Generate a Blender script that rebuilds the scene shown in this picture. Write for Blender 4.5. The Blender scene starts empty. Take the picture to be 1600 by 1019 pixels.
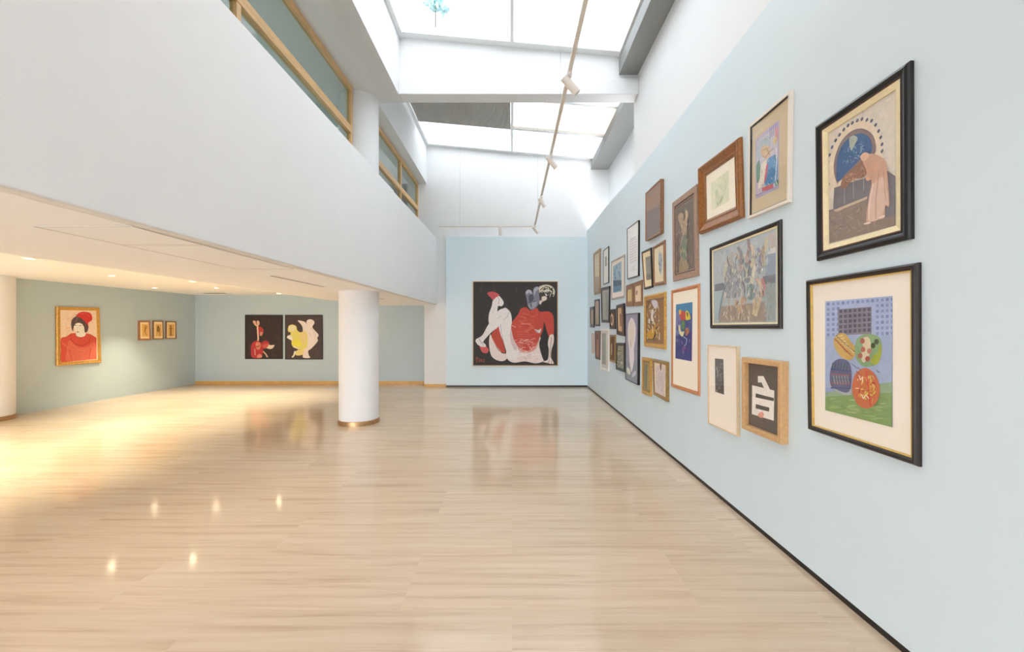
import bpy, bmesh, math, random
from mathutils import Vector
random.seed(7)
SC = bpy.context.scene
COL = SC.collection
F = 650.0                 # focal length in pixels of the 1600x1019 frame
CX, CY, EYE = 800.0, 510.0, 1.5

# ------------------------------------------------------------ camera, world, exposure
cam_d = bpy.data.cameras.new('camera')
cam_d.sensor_width = 36.0
cam_d.lens = F / 1600 * 36
cam_d.clip_start = 0.02
cam_d.shift_y = 0.5 / 1600
cam = bpy.data.objects.new('camera', cam_d)
cam.location = (0, 0, EYE)
cam.rotation_euler = (math.pi / 2, 0, 0)
COL.objects.link(cam)
SC.camera = cam

world = bpy.data.worlds.new('overcast_sky')
SC.world = world
world.use_nodes = True
bg = world.node_tree.nodes['Background']
bg.inputs[0].default_value = (0.93, 0.95, 1.0, 1)
bg.inputs[1].default_value = 5.0

SC.view_settings.view_transform = 'Standard'
SC.view_settings.look = 'None'
SC.view_settings.gamma = 1.0
SC.view_settings.use_curve_mapping = False
SC.view_settings.exposure = 1.52
SC.cycles.use_denoising = True
SC.cycles.max_bounces = 16
SC.cycles.diffuse_bounces = 10
SC.cycles.glossy_bounces = 4
SC.cycles.transparent_max_bounces = 12
SC.cycles.caustics_reflective = False
SC.cycles.caustics_refractive = False
SC.cycles.sample_clamp_indirect = 8.0

DOWNLIGHT_POWER = 98.0

# ------------------------------------------------------------ small helpers
def lin(c):
    return tuple(((v / 255) / 12.92) if v / 255 <= 0.04045 else (((v / 255) + 0.055) / 1.055) ** 2.4 for v in c)

_mats = {}
def mat(name, rgb, rough=0.6, metal=0.0, spec=0.5, noise=0.0, scale=8.0, stretch=(1, 1, 1), bump=0.0, coat=0.0):
    if name in _mats:
        return _mats[name]
    m = bpy.data.materials.new(name)
    m.use_nodes = True
    nt = m.node_tree
    b = nt.nodes['Principled BSDF']
    c = lin(rgb)
    b.inputs['Base Color'].default_value = (*c, 1)
    b.inputs['Roughness'].default_value = rough
    b.inputs['Metallic'].default_value = metal
    b.inputs['Specular IOR Level'].default_value = spec
    b.inputs['Coat Weight'].default_value = coat
    if noise or bump:
        tc = nt.nodes.new('ShaderNodeTexCoord')
        mp = nt.nodes.new('ShaderNodeMapping')
        mp.inputs['Scale'].default_value = stretch
        nz = nt.nodes.new('ShaderNodeTexNoise')
        nz.inputs['Scale'].default_value = scale
        nz.inputs['Detail'].default_value = 5
        nt.links.new(tc.outputs['Object'], mp.inputs[0])
        nt.links.new(mp.outputs[0], nz.inputs['Vector'])
        if noise:
            rp = nt.nodes.new('ShaderNodeValToRGB')
            rp.color_ramp.elements[0].position = 0.3
            rp.color_ramp.elements[1].position = 0.7
            rp.color_ramp.elements[0].color = (*[v * (1 - noise) for v in c], 1)
            rp.color_ramp.elements[1].color = (*[min(1, v * (1 + noise)) for v in c], 1)
            nt.links.new(nz.outputs[0], rp.inputs[0])
            nt.links.new(rp.outputs[0], b.inputs['Base Color'])
        if bump:
            bp = nt.nodes.new('ShaderNodeBump')
            bp.inputs['Strength'].default_value = bump
            bp.inputs['Distance'].default_value = 0.01
            nt.links.new(nz.outputs[0], bp.inputs['Height'])
            nt.links.new(bp.outputs[0], b.inputs['Normal'])
    _mats[name] = m
    return m

def emit_mat(name, rgb, strength):
    m = bpy.data.materials.new(name)
    m.use_nodes = True
    b = m.node_tree.nodes['Principled BSDF']
    b.inputs['Base Color'].default_value = (0.8, 0.8, 0.8, 1)
    b.inputs['Emission Color'].default_value = (*lin(rgb), 1)
    b.inputs['Emission Strength'].default_value = strength
    return m

def glass_mat(name, tint=(1, 1, 1), gloss=1.0, rough=0.0, ior=1.45, body=0.0, body_rgb=(200, 200, 200), translucent=0.0):
    m = bpy.data.materials.new(name)
    m.use_nodes = True
    nt = m.node_tree
    nt.nodes.remove(nt.nodes['Principled BSDF'])
    out = nt.nodes['Material Output']
    tr = nt.nodes.new('ShaderNodeBsdfTransparent')
    tr.inputs[0].default_value = (*tint, 1)
    gl = nt.nodes.new('ShaderNodeBsdfGlossy')
    gl.inputs['Roughness'].default_value = rough
    gl.inputs['Color'].default_value = (gloss, gloss, gloss, 1)
    fr = nt.nodes.new('ShaderNodeFresnel')
    fr.inputs[0].default_value = ior
    base = tr.outputs[0]
    if body or translucent:
        df = nt.nodes.new('ShaderNodeBsdfDiffuse')
        df.inputs[0].default_value = (*lin(body_rgb), 1)
        tl = nt.nodes.new('ShaderNodeBsdfTranslucent')
        tl.inputs[0].default_value = (*lin(body_rgb), 1)
        mx0 = nt.nodes.new('ShaderNodeMixShader')
        mx0.inputs[0].default_value = translucent / max(1e-6, body + translucent)
        nt.links.new(df.outputs[0], mx0.inputs[1])
        nt.links.new(tl.outputs[0], mx0.inputs[2])
        mx1 = nt.nodes.new('ShaderNodeMixShader')
        mx1.inputs[0].default_value = body + translucent
        nt.links.new(base, mx1.inputs[1])
        nt.links.new(mx0.outputs[0], mx1.inputs[2])
        base = mx1.outputs[0]
    mx = nt.nodes.new('ShaderNodeMixShader')
    ge = nt.nodes.new('ShaderNodeNewGeometry')
    inv = nt.nodes.new('ShaderNodeMath')
    inv.operation = 'MULTIPLY_ADD'          # no reflection where light leaves the sheet
    nt.links.new(ge.outputs['Backfacing'], inv.inputs[0])
    inv.inputs[1].default_value = -1.0
    inv.inputs[2].default_value = 1.0
    mu = nt.nodes.new('ShaderNodeMath')
    mu.operation = 'MULTIPLY'
    nt.links.new(fr.outputs[0], mu.inputs[0])
    nt.links.new(inv.outputs[0], mu.inputs[1])
    nt.links.new(mu.outputs[0], mx.inputs[0])
    nt.links.new(base, mx.inputs[1])
    nt.links.new(gl.outputs[0], mx.inputs[2])
    nt.links.new(mx.outputs[0], out.inputs[0])
    return m

def link_mesh(name, verts, faces, mats, parent=None, origin=(0, 0, 0), midx=None, smooth=False, cols=None):
    me = bpy.data.meshes.new(name)
    o = Vector(origin)
    me.from_pydata([tuple(Vector(v) - o) for v in verts], [], faces)
    if not isinstance(mats, (list, tuple)):
        mats = [mats]
    for m in mats:
        me.materials.append(m)
    if midx:
        for p, i in zip(me.polygons, midx):
            p.material_index = i
    if smooth:
        for p in me.polygons:
            p.use_smooth = True
    if cols is not None:
        ca = me.color_attributes.new('paint', 'FLOAT_COLOR', 'CORNER')
        k = 0
        for p, c in zip(me.polygons, cols):
            for _ in p.loop_indices:
                ca.data[k].color = (*c, 1)
                k += 1
    me.update()
    ob = bpy.data.objects.new(name, me)
    COL.objects.link(ob)
    if parent is not None:
        ob.parent = parent
    else:
        ob.location = o
    return ob

def fix_normals(ob):
    bm = bmesh.new()
    bm.from_mesh(ob.data)
    bmesh.ops.recalc_face_normals(bm, faces=bm.faces)
    bm.to_mesh(ob.data)
    bm.free()

def bevel(ob, w, seg=2):
    md = ob.modifiers.new('bevel', 'BEVEL')
    md.width = w
    md.segments = seg
    md.limit_method = 'ANGLE'
    return ob

class MB:
    """collects shapes for one mesh"""
    def __init__(self):
        self.v, self.f = [], []
    def add(self, vs, fs):
        k = len(self.v)
        self.v += [tuple(p) for p in vs]
        self.f += [tuple(i + k for i in q) for q in fs]
        return self
    def box(self, x0, x1, y0, y1, z0, z1):
        return self.hexa([(x0, y0), (x1, y0), (x1, y1), (x0, y1)], z0, z1)
    def hexa(self, poly, z0, z1):
        n = len(poly)
        zz0 = z0 if isinstance(z0, (list, tuple)) else [z0] * n
        zz1 = z1 if isinstance(z1, (list, tuple)) else [z1] * n
        vs = [(p[0], p[1], z) for p, z in zip(poly, zz0)] + [(p[0], p[1], z) for p, z in zip(poly, zz1)]
        fs = [tuple(range(n))[::-1], tuple(range(n, 2 * n))] + [(i, (i + 1) % n, n + (i + 1) % n, n + i) for i in range(n)]
        return self.add(vs, fs)
    def prism_y(self, prof, y0, y1, shear=0.0):
        """profile of (x,z) pushed along y; shear = dx/dy"""
        n = len(prof)
        vs = [(x + shear * y0, y0, z) for x, z in prof] + [(x + shear * y1, y1, z) for x, z in prof]
        fs = [tuple(range(n)), tuple(range(n, 2 * n))[::-1]] + [(i, n + i, n + (i + 1) % n, (i + 1) % n) for i in range(n)]
        return self.add(vs, fs)
    def tube(self, p, q, r0, r1=None, n=16, caps=True):
        r1 = r0 if r1 is None else r1
        p, q = Vector(p), Vector(q)
        d = (q - p).normalized()
        a = d.cross(Vector((0, 0, 1)))
        if a.length < 1e-4:
            a = Vector((1, 0, 0))
        a.normalize()
        b = d.cross(a)
        vs = []
        for c, r in ((p, r0), (q, r1)):
            for i in range(n):
                t = 2 * math.pi * i / n
                vs.append(c + a * r * math.cos(t) + b * r * math.sin(t))
        fs = [(i, (i + 1) % n, n + (i + 1) % n, n + i) for i in range(n)]
        if caps:
            fs += [tuple(range(n))[::-1], tuple(range(n, 2 * n))]
        return self.add(vs, fs)
    def lathe(self, cx, cy, prof, n=48):
        vs, fs = [], []
        for r, z in prof:
            for i in range(n):
                t = 2 * math.pi * i / n
                vs.append((cx + r * math.cos(t), cy + r * math.sin(t), z))
        for k in range(len(prof) - 1):
            for i in range(n):
                j = (i + 1) % n
                fs.append((k * n + i, k * n + j, (k + 1) * n + j, (k + 1) * n + i))
        return self.add(vs, fs)
    def build(self, name, m, parent=None, origin=(0, 0, 0), smooth=False, fix=True):
        ob = link_mesh(name, self.v, self.f, m, parent, origin, smooth=smooth)
        if fix:
            fix_normals(ob)
        return ob

def smooth_by_angle(ob, deg=40):
    for p in ob.data.polygons:
        p.use_smooth = True
    try:
        ob.data.set_sharp_from_angle(angle=math.radians(deg))
    except Exception:
        pass

def tag(o, label, cat, group=None, kind=None):
    if label:
        o['label'] = label
    if cat:
        o['category'] = cat
    if group:
        o['group'] = group
    if kind:
        o['kind'] = kind
    return o

def struct(o):
    o['kind'] = 'structure'
    return o

def thing(name, loc, label, cat, group=None):
    e = bpy.data.objects.new(name, None)
    e.empty_display_size = 0.1
    e.location = loc
    COL.objects.link(e)
    return tag(e, label, cat, group)

def ray(px, py):
    return Vector(((px - CX) / F, 1.0, (CY - py) / F))

class Plane:
    def __init__(self, p, n):
        self.p, self.n = Vector(p), Vector(n).normalized()
    def off(self, d):
        return Plane(self.p + self.n * d, self.n)
    def hit(self, px, py):
        o = Vector((0, 0, EYE))
        d = ray(px, py)
        t = (self.p - o).dot(self.n) / d.dot(self.n)
        return o + d * t

# ------------------------------------------------------------ main surfaces
RA, RB = 1.7734, 0.00873                 # right wall face: X = RA + RB*Y
def RW(y): return RA + RB * y
LA, LB = -8.651, 0.037                   # far left wall face
def LW(y): return LA + LB * y
PA, PB = -1.99, 0.0115                   # balcony face
def PWX(y): return PA + PB * y
NA, NB = -2.48, 0.0135                   # clerestory window face
def NW(y): return NA + NB * y
YB = 10.26                               # blue back panel face
YW = 10.36                               # white back wall face
YL = 10.83                               # back wall of the low room
Y0 = -4.0                                # wall behind the camera
ZL = 2.04                                # lowest ceiling height
ZS = 5.05                                # soffit over the windows
def ROOF(x): return 5.84 - 0.09 * x

M_white = mat('white_plaster', (224, 225, 226), 0.75, noise=0.012, scale=3)
M_whitew = mat('white_ceiling_paint', (243, 246, 250), 0.8, noise=0.01, scale=2)
M_blue = mat('pale_blue_wall_paint', (206, 220, 227), 0.55, noise=0.012, scale=2)
M_blueback = mat('light_blue_wall_paint', (212, 230, 238), 0.55, noise=0.012, scale=2)
M_teal = mat('grey_blue_wall_paint', (182, 199, 206), 0.6, noise=0.012, scale=2)
M_black = mat('black_plinth', (26, 24, 22), 0.45, noise=0.2, scale=30)
M_grey = mat('beam_mid_grey', (140, 142, 140), 0.6)  # one mid grey over all beam faces
M_alu = mat('white_aluminium', (228, 231, 232), 0.4, spec=0.6)
M_oak = mat('oak_window_wood', (212, 172, 120), 0.45, noise=0.14, scale=6, stretch=(8, 0.6, 8))
M_goldskirt = mat('honey_wood_skirting', (214, 168, 96), 0.35, noise=0.1, scale=8)
M_brass = mat('brushed_brass', (188, 152, 112), 0.3, metal=0.85, noise=0.08, scale=40, stretch=(1, 1, 0.1))
M_room = mat('grey_green_room_paint', (196, 202, 201), 0.7)

def floor_material():
    m = bpy.data.materials.new('polished_travertine')
    m.use_nodes = True
    nt = m.node_tree
    L = nt.links.new
    b = nt.nodes['Principled BSDF']
    tc = nt.nodes.new('ShaderNodeTexCoord')
    # long tiles
    br = nt.nodes.new('ShaderNodeTexBrick')
    br.offset = 0.37
    br.inputs['Scale'].default_value = 1.0
    br.inputs['Brick Width'].default_value = 1.6
    br.inputs['Row Height'].default_value = 0.55
    br.inputs['Mortar Size'].default_value = 0.0
    br.inputs['Color1'].default_value = (0.0, 0, 0, 1)
    br.inputs['Color2'].default_value = (1.0, 1, 1, 1)
    br.inputs['Bias'].default_value = 0.0
    L(tc.outputs['Object'], br.inputs['Vector'])
    # veins running along x
    mp = nt.nodes.new('ShaderNodeMapping')
    mp.inputs['Scale'].default_value = (0.42, 9.0, 1)
    off = nt.nodes.new('ShaderNodeVectorMath')
    off.operation = 'MULTIPLY_ADD'
    L(br.outputs['Color'], off.inputs[0])
    off.inputs[1].default_value = (7.3, 3.1, 5.0)
    L(tc.outputs['Object'], off.inputs[2])
    L(off.outputs[0], mp.inputs[0])
    n1 = nt.nodes.new('ShaderNodeTexNoise')
    n1.inputs['Scale'].default_value = 2.2
    n1.inputs['Detail'].default_value = 8
    n1.inputs['Roughness'].default_value = 0.62
    n1.inputs['Distortion'].default_value = 0.4
    L(mp.outputs[0], n1.inputs['Vector'])
    r1 = nt.nodes.new('ShaderNodeValToRGB')
    e = r1.color_ramp.elements
    e[0].position, e[1].position = 0.30, 0.68
    e[0].color = (*lin((187, 164, 140)), 1)
    e[1].color = (*lin((211, 192, 169)), 1)
    k = e.new(0.47)
    k.color = (*lin((204, 182, 157)), 1)
    L(n1.outputs[0], r1.inputs[0])
    # tile tone
    mr = nt.nodes.new('ShaderNodeMapRange')
    mr.inputs[3].default_value = 0.95
    mr.inputs[4].default_value = 1.03
    L(br.outputs['Color'], mr.inputs[0])
    mul = nt.nodes.new('ShaderNodeVectorMath')
    mul.operation = 'SCALE'
    L(r1.outputs[0], mul.inputs[0])
    L(mr.outputs[0], mul.inputs['Scale'])
    L(mul.outputs[0], b.inputs['Base Color'])
    rr = nt.nodes.new('ShaderNodeMapRange')
    rr.inputs[3].default_value = 0.05
    rr.inputs[4].default_value = 0.14
    L(n1.outputs[0], rr.inputs[0])
    L(rr.outputs[0], b.inputs['Roughness'])
    b.inputs['Specular IOR Level'].default_value = 0.38
    return m
M_floor = floor_material()

# floor
struct(MB().box(-9.2, 2.7, Y0 - 0.2, 11.1, -0.15, 0).build('floor', M_floor))

# right wall, blue partition with its uneven top edge, on a black plinth
ys = [Y0, 2.0, 5.0, 6.3, 8.0, YW]
zt = [3.77, 3.77, 3.755, 3.765, 3.845, 3.875]
mb = MB()
for i in range(len(ys) - 1):
    a, b_ = ys[i], ys[i + 1]
    mb.hexa([(RW(a), a), (RW(a) + 0.09, a), (RW(b_) + 0.09, b_), (RW(b_), b_)], 0.038, [zt[i], zt[i], zt[i + 1], zt[i + 1]])
wr = mb.build('wall_right', M_blue, fix=False)
bm = bmesh.new(); bm.from_mesh(wr.data)
bmesh.ops.remove_doubles(bm, verts=bm.verts, dist=1e-5)
# drop the hidden faces between the pieces
seen = {}
for f in list(bm.faces):
    key = tuple(sorted(v.index for v in f.verts))
    seen.setdefault(key, []).append(f)
dead = [f for fs in seen.values() if len(fs) > 1 for f in fs]
bmesh.ops.delete(bm, geom=dead, context='FACES')
bmesh.ops.recalc_face_normals(bm, faces=bm.faces)
bm.to_mesh(wr.data); bm.free()
struct(wr)
struct(MB().hexa([(RW(Y0) + 0.006, Y0), (RW(Y0) + 0.08, Y0), (RW(YB) + 0.08, YB), (RW(YB) + 0.006, YB)], 0, 0.038).build('baseboard_right', M_black))

# blue back panel
bl = Plane((0, YB, 0), (0, -1, 0)).hit(697, 500).x
struct(MB().box(bl, RW(YB), YB, YW, 0.045, 1.5 + 140 * YB / F).build('wall_back', M_blueback))
struct(MB().box(bl + 0.005, RW(YB), YB + 0.006, YW, 0, 0.045).build('baseboard_back', M_black))
# thin raised strips in the wall colours on the panel and the pier
struct(MB().box(bl + 0.01, bl + 0.66, YB - 0.004, YB, 2.545, 2.565).build('trim_1', M_blueback))
struct(MB().box(bl - 0.24, bl - 0.005, YW - 0.004, YW, 2.43, 2.442).build('trim_2', M_white))

# white back wall: pier below, full wall above
px0 = (663 - CX) / F * YW
mb = MB()
mb.add([(px0, YW, 0), (2.7, YW, 0), (2.7, YW, 6.4), (-3.0, YW, 6.4), (-3.0, YW, ZL + 0.1), (px0, YW, ZL + 0.1),
        (px0, YW + 0.6, 0), (2.7, YW + 0.6, 0), (2.7, YW + 0.6, 6.4), (-3.0, YW + 0.6, 6.4), (-3.0, YW + 0.6, ZL + 0.1), (px0, YW + 0.6, ZL + 0.1)],
       [(0, 1, 2, 3, 4, 5), (11, 10, 9, 8, 7, 6)] + [(i, i + 6, (i + 1) % 6 + 6, (i + 1) % 6) for i in range(6)])
struct(mb.build('wall_back_upper', M_white))
struct(MB().box(px0 - 0.012, bl - 0.004, YW - 0.012, YW, 0, 0.062).build('baseboard_pier', M_goldskirt))

# low room: far wall, left wall
struct(MB().box(-8.6, px0, YL, YL + 0.13, 0, 2.7).build('wall_back_left', M_teal))
struct(MB().box(LW(YL) + 0.01, px0 - 0.001, YL - 0.014, YL, 0, 0.075).build('baseboard_left', M_goldskirt))
struct(MB().hexa([(LW(Y0), Y0), (LW(YL), YL), (LW(YL) - 0.2, YL), (LW(Y0) - 0.2, Y0)], 0, 2.7).build('wall_left', M_teal))
# wall behind the camera
mb = MB()
for (xa, xb, za, zb) in ((-9.2, -8.4, 0, 2.1), (-2.0, -1.75, 0, 2.1), (-9.2, -1.75, 2.1, 6.4), (1.65, 2.7, 0, 6.4), (-1.75, 1.65, 5.7, 6.4)):
    mb.box(xa, xb, Y0 - 0.15, Y0, za, zb)
struct(mb.build('wall_front', M_white))

# low ceiling (slopes down towards the balcony edge) and mezzanine deck
mb = MB().prism_y([(-9.1, 2.316), (-5.75, 2.316), (-3.72, ZL), (-2.4, ZL), (-2.4, 2.6), (-9.1, 2.6)], Y0, YL, 0.0)
for i, (x, y, z) in enumerate(mb.v):
    if abs(x + 2.4) < 1e-6:
        mb.v[i] = (PWX(y) - 0.079, y, z)
ce = struct(mb.build('ceiling', M_whitew))

# balcony parapet: near stretch and the slightly recessed far stretch
def parapet(y0, y1, dx, name, dxe=None):
    dxe = dx if dxe is None else dxe
    o = MB().hexa([(PWX(y0) + dx, y0), (PWX(y1) + dxe, y1), (PWX(y1) + dxe - 0.08, y1), (PWX(y0) + dx - 0.08, y0)], ZL, EYE + 2.2).build(name, M_white)
    bevel(o, 0.012, 3)
    return struct(o)
parapet(Y0, 6.75, 0.0, 'wall_balcony')
parapet(6.76, YW, -0.015, 'wall_balcony_far', 0.0)

# right upper walls, upper left walls
struct(MB().box(1.94, 2.7, Y0, 6.62, 3.3, 6.2).build('wall_right_upper', M_white))
struct(MB().box(2.40, 2.7, 6.62, YW, 3.3, 6.2).build('wall_right_recess', M_white))
struct(MB().hexa([(-3.0, Y0), (-1.755, Y0), (-1.735, 6.42), (-1.735, 6.61), (-3.0, 6.61)], ZS, 6.35).build('wall_left_upper', M_white))
struct(MB().box(-3.0, -2.12, 6.61, YW, ZS, 6.35).build('wall_left_recess', M_white))

# cross beam with its ledge and the gable over it
mb = MB()
mb.prism_y([(-1.735, ZS), (1.94, ZS), (1.94, 5.29), (-1.735, 5.29)], 6.36, 6.61)
struct(bevel(mb.build('trim_beam', M_white), 0.012, 2))
struct(MB().prism_y([(-1.735, 5.29), (1.94, 5.29), (1.94, ROOF(1.94) - 0.01), (-1.735, ROOF(-1.735) - 0.01)], 6.42, 6.61).build('wall_gable', M_white))
struct(MB().prism_y([(-1.735, ZS), (1.94, ZS), (1.94, ROOF(1.94) - 0.01), (-1.735, ROOF(-1.735) - 0.01)], 2.50, 2.75).build('trim_beam_near', M_white))
# grey roof beams along the right side
struct(bevel(MB().box(1.65, 1.94, 2.75, 6.42, 5.38, 5.60).build('trim_grey_beam', M_grey), 0.006))
struct(bevel(MB().box(1.965, 2.40, 6.61, YW, 5.40, 5.58).build('trim_grey_beam_far', M_grey), 0.006))

# ------------------------------------------------------------ skylights
M_skyglass = glass_mat('skylight_glass', (0.51, 0.52, 0.52))
M_frost = glass_mat('frosted_skylight_panel', (0.9, 0.88, 0.85), body=0.62, translucent=0.33, body_rgb=(225, 218, 210))
M_louvre = mat('grey_corrugated_shade', (186, 184, 180), 0.6)

def roof_box(mb, x0, x1, y0, y1, dz0, dz1):
    mb.hexa([(x0, y0), (x1, y0), (x1, y1), (x0, y1)],
            [ROOF(x0) + dz0, ROOF(x1) + dz0, ROOF(x1) + dz0, ROOF(x0) + dz0],
            [ROOF(x0) + dz1, ROOF(x1) + dz1, ROOF(x1) + dz1, ROOF(x0) + dz1])
    return mb

def skylight(name, x0, x1, y0, y1, ybars, panes):
    e = bpy.data.objects.new(name, None)
    COL.objects.link(e)
    e.location = ((x0 + x1) / 2, (y0 + y1) / 2, ROOF((x0 + x1) / 2))
    struct(e)
    inv = -Vector(e.location)
    def bld(mb, nm, m):
        mb.v = [tuple(Vector(v) + inv) for v in mb.v]
        return mb.build(nm, m, e)
    w = 0.07
    mb = MB()
    roof_box(mb, x0, x0 + w, y0, y1, -0.05, 0.04)
    roof_box(mb, x1 - w, x1, y0, y1, -0.05, 0.04)
    roof_box(mb, x0 + w, x1 - w, y0, y0 + w, -0.05, 0.04)
    roof_box(mb, x0 + w, x1 - w, y1 - w - 0.05, y1, -0.03, 0.04)
    bld(mb, 'window_frame', M_alu)
    mb = roof_box(MB(), -0.025, 0.025, y0 + w, y1 - w - 0.05, -0.06, 0.03)
    bld(mb, 'glazing_bar', M_alu)
    for yb in ybars:
        mb = MB()
        roof_box(mb, x0 + w, -0.025, yb - 0.04, yb + 0.04, -0.045, 0.03)
        roof_box(mb, 0.025, x1 - w, yb - 0.04, yb + 0.04, -0.045, 0.03)
        bld(mb, 'cross_bar', M_alu)
    for (xa, xb, ya, yb, m) in panes:
        bld(roof_box(MB(), xa, xb, ya, yb, 0.0, 0.008), 'pane', m)
    return e

skylight('window_1', -1.735, 1.70, 2.75, 6.42, [],
         [(-1.70, 0.0, 2.78, 6.36, M_skyglass), (0.0, 1.66, 2.78, 6.36, M_skyglass)])
skylight('window_5_added', -1.735, 1.70, Y0, 2.50, [0.0],
         [(-1.70, 0.0, Y0, 2.45, M_frost), (0.0, 1.66, Y0, 2.45, M_frost)])  # unseen near skylight, added to light the near walls
M_skyglass2 = glass_mat('far_skylight_glass', (0.51, 0.52, 0.52))
skylight('window_2', -2.12, 2.09, 6.61, YW, [7.84, 9.05],
         [(-2.08, 0.0, 6.62, 7.84, M_skyglass), (-2.08, 0.0, 7.84, 9.05, M_skyglass), (-2.08, 0.0, 9.05, 10.3, M_skyglass2),
          (0.0, 2.05, 6.62, 7.84, M_skyglass), (0.0, 2.05, 7.84, 9.05, M_frost), (0.0, 2.05, 9.05, 10.3, M_skyglass2)])
# flat roof closing the strips beside the skylights
struct(MB().box(1.70, 2.7, Y0, 6.42, 5.69, 5.8).build('ceiling_roof', M_white))
struct(MB().box(2.09, 2.7, 6.61, YW, 5.66, 5.8).build('ceiling_roof_far', M_white))

# corrugated grey shade drawn under the far left of the second skylight
sh = MB()
vs, fs = [], []
nx = 132
for i in range(nx + 1):
    x = -2.03 + (2.0) * i / nx
    dz = -0.075 + (0.018 if i % 2 else 0.0)
    vs += [(x, 6.64, ROOF(x) + dz), (x, 9.02, ROOF(x) + dz)]
for i in range(nx):
    fs.append((2 * i, 2 * i + 1, 2 * i + 3, 2 * i + 2))
sh.add(vs, fs)
shade = sh.build('skylight_shade', M_louvre)
sol = shade.modifiers.new('thick', 'SOLIDIFY'); sol.thickness = 0.004
tag(shade, 'grey corrugated sun shade below the left half of the far skylight', 'shade')

# pale teal plant out on the roof
pl_ = thing('rooftop_plant', (-1.27, 6.9, 6.62), 'pale teal leafy tuft seen through the near skylight', 'plant')
mb = MB()
for i in range(90):
    c = Vector((random.gauss(0, 0.09), random.gauss(0, 0.08), 0.25 + random.gauss(0, 0.05)))
    d = Vector((random.uniform(-1, 1), random.uniform(-1, 1), random.uniform(-0.4, 1))).normalized()
    s = d.cross(Vector((0.3, 0.5, 0.8))).normalized() * 0.035
    mb.add([c - d * 0.07, c + s, c + d * 0.07, c - s], [(0, 1, 2, 3)])
mb.build('foliage', mat('teal_leaf', (190, 225, 226), 0.6), pl_, fix=False)
MB().tube((0, 0, -0.15), (0, 0, 0.25), 0.012, 0.006, 8).build('stem', mat('plant_stem', (110, 95, 75), 0.7), pl_)

# added glazing behind the camera, unseen, lets fill daylight into the hall
gf = bpy.data.objects.new('window_6_added', None)
COL.objects.link(gf); struct(gf)
M_fillglass = glass_mat('fill_glass', (0.46, 0.47, 0.475))
M_fillglass_low = glass_mat('clear_fill_glass', (0.98, 0.99, 1.0))
mb = MB()
for xx in (-8.4, -6.8, -5.2, -3.6, -2.05):
    mb.box(xx, xx + 0.05, Y0 - 0.1, Y0 - 0.04, 0, 2.1)
for xx in (-1.75, -0.63, 0.5, 1.6):
    mb.box(xx, xx + 0.05, Y0 - 0.1, Y0 - 0.04, 0, 5.7)
mb.box(-1.7, 1.6, Y0 - 0.095, Y0 - 0.045, 2.8, 2.86)
mb.build('window_frame', M_alu, gf, fix=False)
MB().box(-8.4, -2.0, Y0 - 0.075, Y0 - 0.067, 0, 2.1).build('pane', M_fillglass_low, gf)
MB().box(-1.75, 1.65, Y0 - 0.075, Y0 - 0.067, 0, 5.7).build('pane', M_fillglass, gf)
# forecourt outside
struct(MB().box(-14, 8, Y0 - 12, Y0 - 0.2, -0.15, -0.02).build('ground', mat('pale_paving', (196, 194, 190), 0.8, noise=0.08, scale=2)))

# ------------------------------------------------------------ clerestory windows above the balcony
M_winglass = glass_mat('clerestory_glass', (0.80, 0.86, 0.84), ior=1.3)
def wbox(mb, y0, y1, z0, z1, d0=-0.04, d1=0.03):
    return mb.hexa([(NW(y0) + d0, y0), (NW(y0) + d1, y0), (NW(y1) + d1, y1), (NW(y1) + d0, y1)], z0, z1)
ZSILL, ZR0, ZR1, ZTOP = 3.35, EYE + 2.84, EYE + 2.95, ZS
def clerestory(name, y0, y1, mull, low_mull):
    e = bpy.data.objects.new(name, None)
    COL.objects.link(e); struct(e)
    w = 0.065
    mb = MB()
    wbox(mb, y0, y0 + w, ZSILL, ZTOP)
    wbox(mb, y1 - w, y1, ZSILL, ZTOP)
    wbox(mb, y0 + w, y1 - w, ZTOP - 0.075, ZTOP)
    wbox(mb, y0 + w, y1 - w, ZSILL, ZSILL + 0.06)
    bevel(mb.build('window_frame', M_oak, e), 0.006)
    bevel(wbox(MB(), y0 + w, y1 - w, ZR0, ZR1, -0.04, 0.035).build('rail', M_oak, e), 0.006)
    for m_ in mull:
        bevel(wbox(MB(), m_ - 0.035, m_ + 0.035, ZR1, ZTOP - 0.075).build('mullion', M_oak, e), 0.005)
    for m_ in low_mull:
        bevel(wbox(MB(), m_ - 0.03, m_ + 0.03, ZSILL + 0.06, ZR0).build('mullion', M_oak, e), 0.005)
    cuts = [y0 + w] + mull + [y1 - w]
    for a, b_ in zip(cuts[:-1], cuts[1:]):
        wbox(MB(), a, b_, ZR1, ZTOP - 0.075, -0.008, -0.002).build('pane', M_winglass, e)
    cuts = [y0 + w] + low_mull + [y1 - w]
    for a, b_ in zip(cuts[:-1], cuts[1:]):
        wbox(MB(), a, b_, ZSILL + 0.06, ZR0, -0.008, -0.002).build('pane', M_winglass, e)
    return e
clerestory('window_3', Y0 + 0.02, 6.19, [-0.8, 3.4], [-0.8, 3.66])
clerestory('window_4', 6.78, 10.30, [8.76], [8.76])
# wall under the glazing and between the two windows, return at the back
mb = MB()
wbox(mb, Y0, YW, 2.6, ZSILL, -0.10, 0.03)
struct(mb.build('wall_window', M_white))
struct(wbox(MB(), 6.19, 6.78, ZSILL, ZS, -0.10, 0.0).build('wall_window_pier', M_white))
struct(wbox(MB(), 10.30, YW, ZSILL, ZS, -0.10, 0.02).build('wall_window_return', M_white))
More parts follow.
